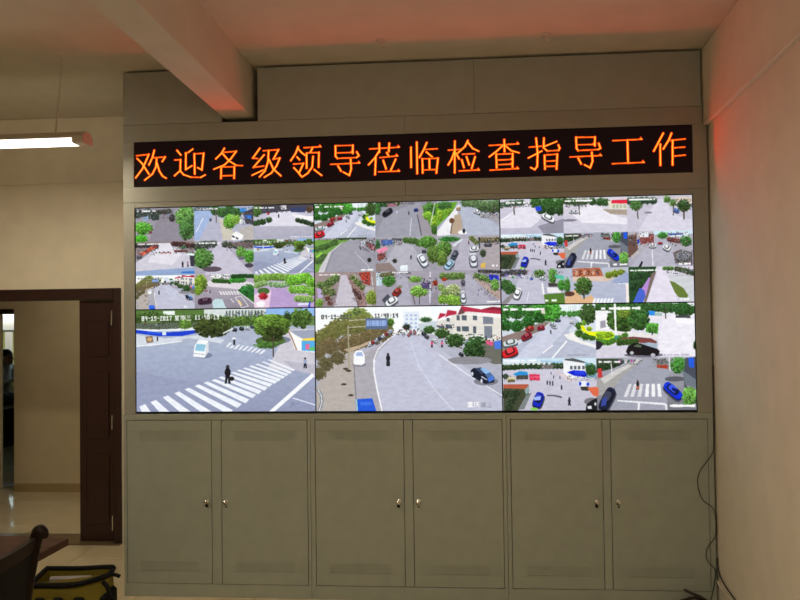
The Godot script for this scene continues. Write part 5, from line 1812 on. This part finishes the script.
func _ready() -> void:
	rng.seed = 20170419
	# ---- camera
	var cam := Camera3D.new()
	cam.name = "camera"
	cam.fov = rad_to_deg(2.0 * atan(300.0 / 700.0))
	add_child(cam)
	cam.position = Vector3(2.1005, 1.8404, 4.5319)
	cam.rotation = Vector3(0.02071, 0.07223, -0.01322)
	cam.current = true
	# ---- sky and exposure
	var e := Environment.new()
	e.tonemap_mode = Environment.TONE_MAPPER_LINEAR
	e.tonemap_exposure = 1.0
	e.sdfgi_enabled = true
	e.ssao_enabled = true
	e.ssil_enabled = true
	e.background_mode = Environment.BG_SKY
	var sm := ProceduralSkyMaterial.new()
	sm.sky_top_color = Color8(150, 196, 214)
	sm.sky_horizon_color = Color8(246, 246, 234)
	sm.ground_horizon_color = Color8(206, 204, 190)
	sm.ground_bottom_color = Color8(120, 116, 104)
	sm.sky_energy_multiplier = 1.6
	sm.ground_energy_multiplier = 1.2
	e.sky = Sky.new()
	e.sky.sky_material = sm
	var we := WorldEnvironment.new()
	we.name = "environment"
	we.environment = e
	add_child(we)
	materials()
	# ---- lamps: the one in view, and those that hang further into the room
	pendant(-0.15, 2.93, 0.325, 1.3, 1.85, "lit fluorescent lamp hanging by the doorway wall", 0.06)
	pendant(0.9, 2.925, 3.1, 1.3, 1.9, "lit fluorescent lamp hanging over the desk", 0.04)
	pendant(3.0, 2.925, 3.1, 1.3, 1.9, "lit fluorescent lamp hanging by the plain side wall", 0.04)
	pendant(1.9, 2.925, 6.0, 1.3, 1.9, "lit fluorescent lamp hanging at the rear of the room", 0.45)
	pendant(-0.6, 2.6, -1.95, 1.3, 0.6, "added unseen fluorescent lamp brightening the corridor past the doorway")  # added out of sight to brighten the dim corridor

	# ---- shell
	var fl := Node3D.new()
	fl.name = "floor"
	add_child(fl)
	fl.set_meta("kind", "structure")
	tag(fl, "glossy beige tiled floor", "floor")
	put("bed", boxed(Vector3(-7.2, -0.2, -6.3), Vector3(4.2, -0.008, 8.2), 0.0), M.grout, fl)
	var tile := st()
	cbox(tile, Vector3(0, -0.005, 0), Vector3(0.797, 0.01, 0.797), 0.0012)
	tile.generate_normals()
	var tm := tile.commit()
	for i in 14:
		for j in 18:
			var x := -6.8 + i * 0.8
			var z := -5.9 + j * 0.8
			put("floor_tile", tm, [M.tile_a, M.tile_b, M.tile_c][rng.randi() % 3], fl, Vector3(x, 0, z))
	struct("ceiling", boxed(Vector3(-7.2, 3.505, -6.3), Vector3(4.2, 3.7, 8.2), 0.0), M.ceiling_paint, "plain painted ceiling", "ceiling")
	struct("ceiling_beam", boxed(Vector3(0.606, 3.166, -1.04), Vector3(0.803, 3.51, 8.0), 0.004), M.ceiling_paint, "deep painted beam running under the ceiling towards the cabinets", "beam")
	var s := st()
	span(s, Vector3(-4.4, 0, -1.236), Vector3(-1.88, 3.51, -1.036), 0.0)
	span(s, Vector3(-0.634, 0, -1.236), Vector3(3.95, 3.51, -1.036), 0.0)
	span(s, Vector3(-1.88, 2.028, -1.236), Vector3(-0.634, 3.51, -1.036), 0.0)
	struct("wall_back", s, M.wall_paint, "cream wall with the doorway, behind the cabinets", "wall")
	struct("trim_1", boxed(Vector3(-4.2, 2.96, -1.037), Vector3(-0.09, 3.506, -1.016), 0.006), M.wall_paint, "raised plaster band along the top of the doorway wall", "trim")
	var dir := Vector3(-0.0777, 0, 1).normalized()
	var wr := struct("wall_right", boxed(Vector3(0, 0, -1.4), Vector3(0.2, 3.51, 8.4), 0.0), M.wall_paint, "plain cream side wall beside the cabinets", "wall")
	wr.position = Vector3(3.743, 0, 0)
	wr.rotation.y = atan2(dir.x, dir.z)
	var wt := struct("trim_2", boxed(Vector3(-0.03, 3.012, -1.0), Vector3(0.003, 3.506, 8.0), 0.006), M.wall_paint, "raised plaster band along the top of the side wall", "trim")
	wt.position = wr.position
	wt.rotation.y = wr.rotation.y
	struct("wall_left", boxed(Vector3(-4.4, 0, -1.04), Vector3(-4.2, 3.51, 8.2), 0.0), M.wall_paint, "cream wall on the far side of the desk", "wall")
	struct("wall_front", boxed(Vector3(-4.4, 0, 8.0), Vector3(4.2, 3.51, 8.2), 0.0), M.wall_paint, "cream wall facing the monitors", "wall")
	# corridor and the room beyond it
	s = st()
	span(s, Vector3(-2.588, 0, -2.88), Vector3(1.7, 3.51, -2.68), 0.0)
	span(s, Vector3(-7.2, 0, -2.88), Vector3(-3.42, 3.51, -2.68), 0.0)
	span(s, Vector3(-3.42, 1.955, -2.88), Vector3(-2.588, 3.51, -2.68), 0.0)
	struct("wall_corridor", s, M.corridor_paint, "tan corridor wall seen through the open doorway", "wall")
	struct("baseboard_corridor", boxed(Vector3(-2.588, 0, -2.681), Vector3(1.5, 0.09, -2.668), 0.002), M.skirting_stone, "brown stone skirting along the corridor wall", "skirting")
	struct("wall_corridor_end", boxed(Vector3(1.5, 0, -2.7), Vector3(1.7, 3.51, -1.2), 0.0), M.corridor_paint, "end wall of the corridor", "wall")
	struct("wall_outer", boxed(Vector3(-7.2, 0, -6.3), Vector3(-7.0, 3.51, -1.0), 0.0), M.corridor_paint, "outer end wall of the corridor and back room", "wall")
	struct("wall_corridor_near", boxed(Vector3(-7.2, 0, -1.236), Vector3(-4.4, 3.51, -1.036), 0.0), M.corridor_paint, "near wall of the corridor past the control room", "wall")
	struct("wall_room_side", boxed(Vector3(-1.5, 0, -6.3), Vector3(-1.3, 3.51, -2.86), 0.0), M.corridor_paint, "side wall of the back room", "wall")
	s = st()
	span(s, Vector3(-7.2, 0, -6.3), Vector3(-5.9, 3.51, -6.1), 0.0)
	span(s, Vector3(-4.0, 0, -6.3), Vector3(-1.3, 3.51, -6.1), 0.0)
	span(s, Vector3(-5.9, 0, -6.3), Vector3(-4.0, 0.9, -6.1), 0.0)
	span(s, Vector3(-5.9, 2.5, -6.3), Vector3(-4.0, 3.51, -6.1), 0.0)
	struct("wall_window", s, M.corridor_paint, "window wall of the back room", "wall")
	struct("trim_3", boxed(Vector3(-1.86, 0, -1.25), Vector3(-0.598, 0.012, -0.99), 0.002), M.threshold_stone, "dark stone threshold under the doorway", "threshold")
	struct("trim_4", boxed(Vector3(-3.42, 0, -2.98), Vector3(-2.588, 0.008, -2.9), 0.002), M.threshold_stone, "dark stone strip at the back room doorway", "threshold")
	dado_door()
	# the second doorway: dark header and a pale leaf standing shut
	var d2 := Node3D.new()
	d2.name = "door_2"
	add_child(d2)
	d2.set_meta("kind", "structure")
	tag(d2, "pale door leaf under a dark header across the corridor", "door")
	put("header", boxed(Vector3(-3.42, 1.9, -2.87), Vector3(-2.589, 1.954, -2.7), 0.003), M.dark_wood, d2)
	var lf := put("door_leaf", boxed(Vector3(-3.4, 0.01, -2.8), Vector3(-2.79, 1.9, -2.76), 0.003), M.door_pale, d2)
	put("handle", tube(st(), [Vector3(-2.86, 0.98, -2.75), Vector3(-2.86, 0.98, -2.71), Vector3(-2.96, 0.98, -2.71)], 0.009, 8), M.chrome, lf)
	# window of the back room
	var w1 := Node3D.new()
	w1.name = "window_1"
	add_child(w1)
	w1.set_meta("kind", "structure")
	tag(w1, "white framed window at the far end of the back room", "window")
	s = st()
	for r in [[-5.9, 0.9, -5.84, 2.5], [-4.06, 0.9, -4.0, 2.5], [-5.84, 0.9, -4.06, 0.96], [-5.84, 2.44, -4.06, 2.5], [-5.84, 1.645, -4.06, 1.675], [-5.27, 0.96, -5.23, 2.44], [-4.66, 0.96, -4.62, 2.44]]:
		span(s, Vector3(r[0], r[1], -6.24), Vector3(r[2], r[3], -6.18), 0.004)
	put("window_frame", s, M.window_white, w1)
	for r in [[-5.84, -5.27], [-5.23, -4.66], [-4.62, -4.06]]:
		for q in [[0.96, 1.645], [1.675, 2.44]]:
			put("pane", boxed(Vector3(r[0], q[0], -6.213), Vector3(r[1], q[1], -6.209), 0.0), M.glass, w1)
	# ---- the wall of cabinets, monitors and panels
	surround()
	var vent := vent_mesh(0.4, 0.068)
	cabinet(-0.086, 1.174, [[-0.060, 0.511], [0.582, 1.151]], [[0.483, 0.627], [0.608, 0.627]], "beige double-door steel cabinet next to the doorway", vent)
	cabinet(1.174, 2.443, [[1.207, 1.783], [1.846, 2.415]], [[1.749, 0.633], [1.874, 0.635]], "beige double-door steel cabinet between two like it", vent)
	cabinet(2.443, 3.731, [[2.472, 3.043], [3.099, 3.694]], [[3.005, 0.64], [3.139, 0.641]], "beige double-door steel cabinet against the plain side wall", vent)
	var pics := screen_pictures()
	monitor(0, 0, pics[0], "monitor with nine street feeds above the zebra crossing picture")
	monitor(1, 0, pics[1], "monitor with nine street feeds above the wide avenue picture")
	monitor(2, 0, pics[2], "monitor with nine street feeds above the four-way split picture")
	monitor(0, 1, pics[3], "monitor filled by a zebra crossing with white van and pedestrian")
	monitor(1, 1, pics[4], "monitor filled by a wide avenue with red-roofed houses")
	monitor(2, 1, pics[5], "monitor split into four street feeds")
	banner()
	# ---- furniture and loose things
	desk()
	chair()
	tool_bag()
	var bn := thing("bench", "dark bench with pale edges under the seated person", "bench", Vector3(-4.56, 0, -5.35))
	put("body", boxed(Vector3(-0.45, 0, -0.3), Vector3(0.24, 0.55, 0.3), 0.01), M.dark_wood, bn)
	put("seat_edge", boxed(Vector3(-0.46, 0.55, -0.31), Vector3(0.25, 0.588, 0.31), 0.006), M.pale_trim, bn)
	person()
	for c in [[-5.06, "yellow curtain strip on the doorway side of the window"], [-4.8, "yellow curtain strip behind the seated person"]]:
		var cs := st()
		for k in 6:
			var xa: float = c[0] + k * 0.022
			var za := -6.05 + (0.012 if k % 2 else 0.0)
			var zb := -6.05 + (0.0 if k % 2 else 0.012)
			quad(cs, Vector3(xa, 0.8, za), Vector3(xa + 0.022, 0.8, zb), Vector3(xa + 0.022, 1.65, zb), Vector3(xa, 1.65, za), Vector3.BACK)
		tag(put("curtain", cs, M.curtain), c[1], "curtain", "curtains of the back room")
	for x in [[1.702, 0.336, "small ceiling hook plate above the middle of the banner"], [2.687, 0.323, "small ceiling hook plate towards the plain side wall"]]:
		var hk := thing("ceiling_hook", x[2], "hook", Vector3(x[0], 3.505, x[1]), 0.0, "bare ceiling hooks")
		put("plate", lathe(st(), [[0.0, -0.012], [0.022, -0.012], [0.034, -0.003], [0.034, 0.0], [0.0, 0.0]], 14), M.fixture_metal, hk)
		put("hook", tube(st(), smooth_path([Vector3(0, -0.01, 0), Vector3(0, -0.03, 0), Vector3(0.012, -0.042, 0), Vector3(0.02, -0.03, 0)], 4), 0.004, 6), M.fixture_metal, hk)
	var path := [Vector3(3.736, 1.5, 0.006), Vector3(3.735, 1.15, 0.008), Vector3(3.728, 1.02, 0.012), Vector3(3.712, 0.94, 0.014), Vector3(3.636, 0.833, 0.014), Vector3(3.624, 0.75, 0.014), Vector3(3.651, 0.66, 0.014), Vector3(3.71, 0.61, 0.014), Vector3(3.728, 0.536, 0.012), Vector3(3.728, 0.444, 0.012), Vector3(3.675, 0.363, 0.014), Vector3(3.664, 0.313, 0.014), Vector3(3.679, 0.27, 0.014), Vector3(3.718, 0.225, 0.014), Vector3(3.712, 0.15, 0.014), Vector3(3.69, 0.06, 0.02), Vector3(3.66, 0.012, 0.05)]
	tag(put("hanging_cable", tube(st(), smooth_path(path, 5), 0.003, 7), M.cable_black), "thin dark cable looping down the edge of the end cabinet", "cable")
	tag(put("pale_cable", tube(st(), smooth_path([Vector3(3.733, 0.15, 0.012), Vector3(3.73, 0.142, 0.06), Vector3(3.722, 0.141, 0.15), Vector3(3.712, 0.141, 0.3), Vector3(3.684, 0.14, 0.65)], 5), 0.0085, 8), M.cable_white), "pale cable fixed low along the side wall", "cable")
	tag(put("brown_cable", tube(st(), smooth_path([Vector3(3.733, 0.3, 0.012), Vector3(3.731, 0.24, 0.03), Vector3(3.728, 0.2, 0.075), Vector3(3.721, 0.18, 0.18), Vector3(3.711, 0.172, 0.32), Vector3(3.685, 0.17, 0.65)], 5), 0.004, 8), M.cable_black), "thin brown cable just above the pale cable on the side wall", "cable")
	var coil := []
	for k in 90:
		var a := k * TAU / 18
		var r := 0.085 + 0.012 * sin(k * 1.7)
		coil.append(Vector3(3.565 + cos(a) * r * 1.15, 0.012 + 0.011 * (k / 18) + 0.006 * sin(k * 0.9), 0.11 + sin(a) * r * 0.8))
	for v in [Vector3(3.6, 0.085, 0.08), Vector3(3.55, 0.1, 0.06), Vector3(3.515, 0.115, 0.05)]:
		coil.append(v)
	tag(put("cable_coil", tube(st(), coil, 0.0085, 7), M.cable_black), "black cable coiled on the floor before the end cabinet", "cable")
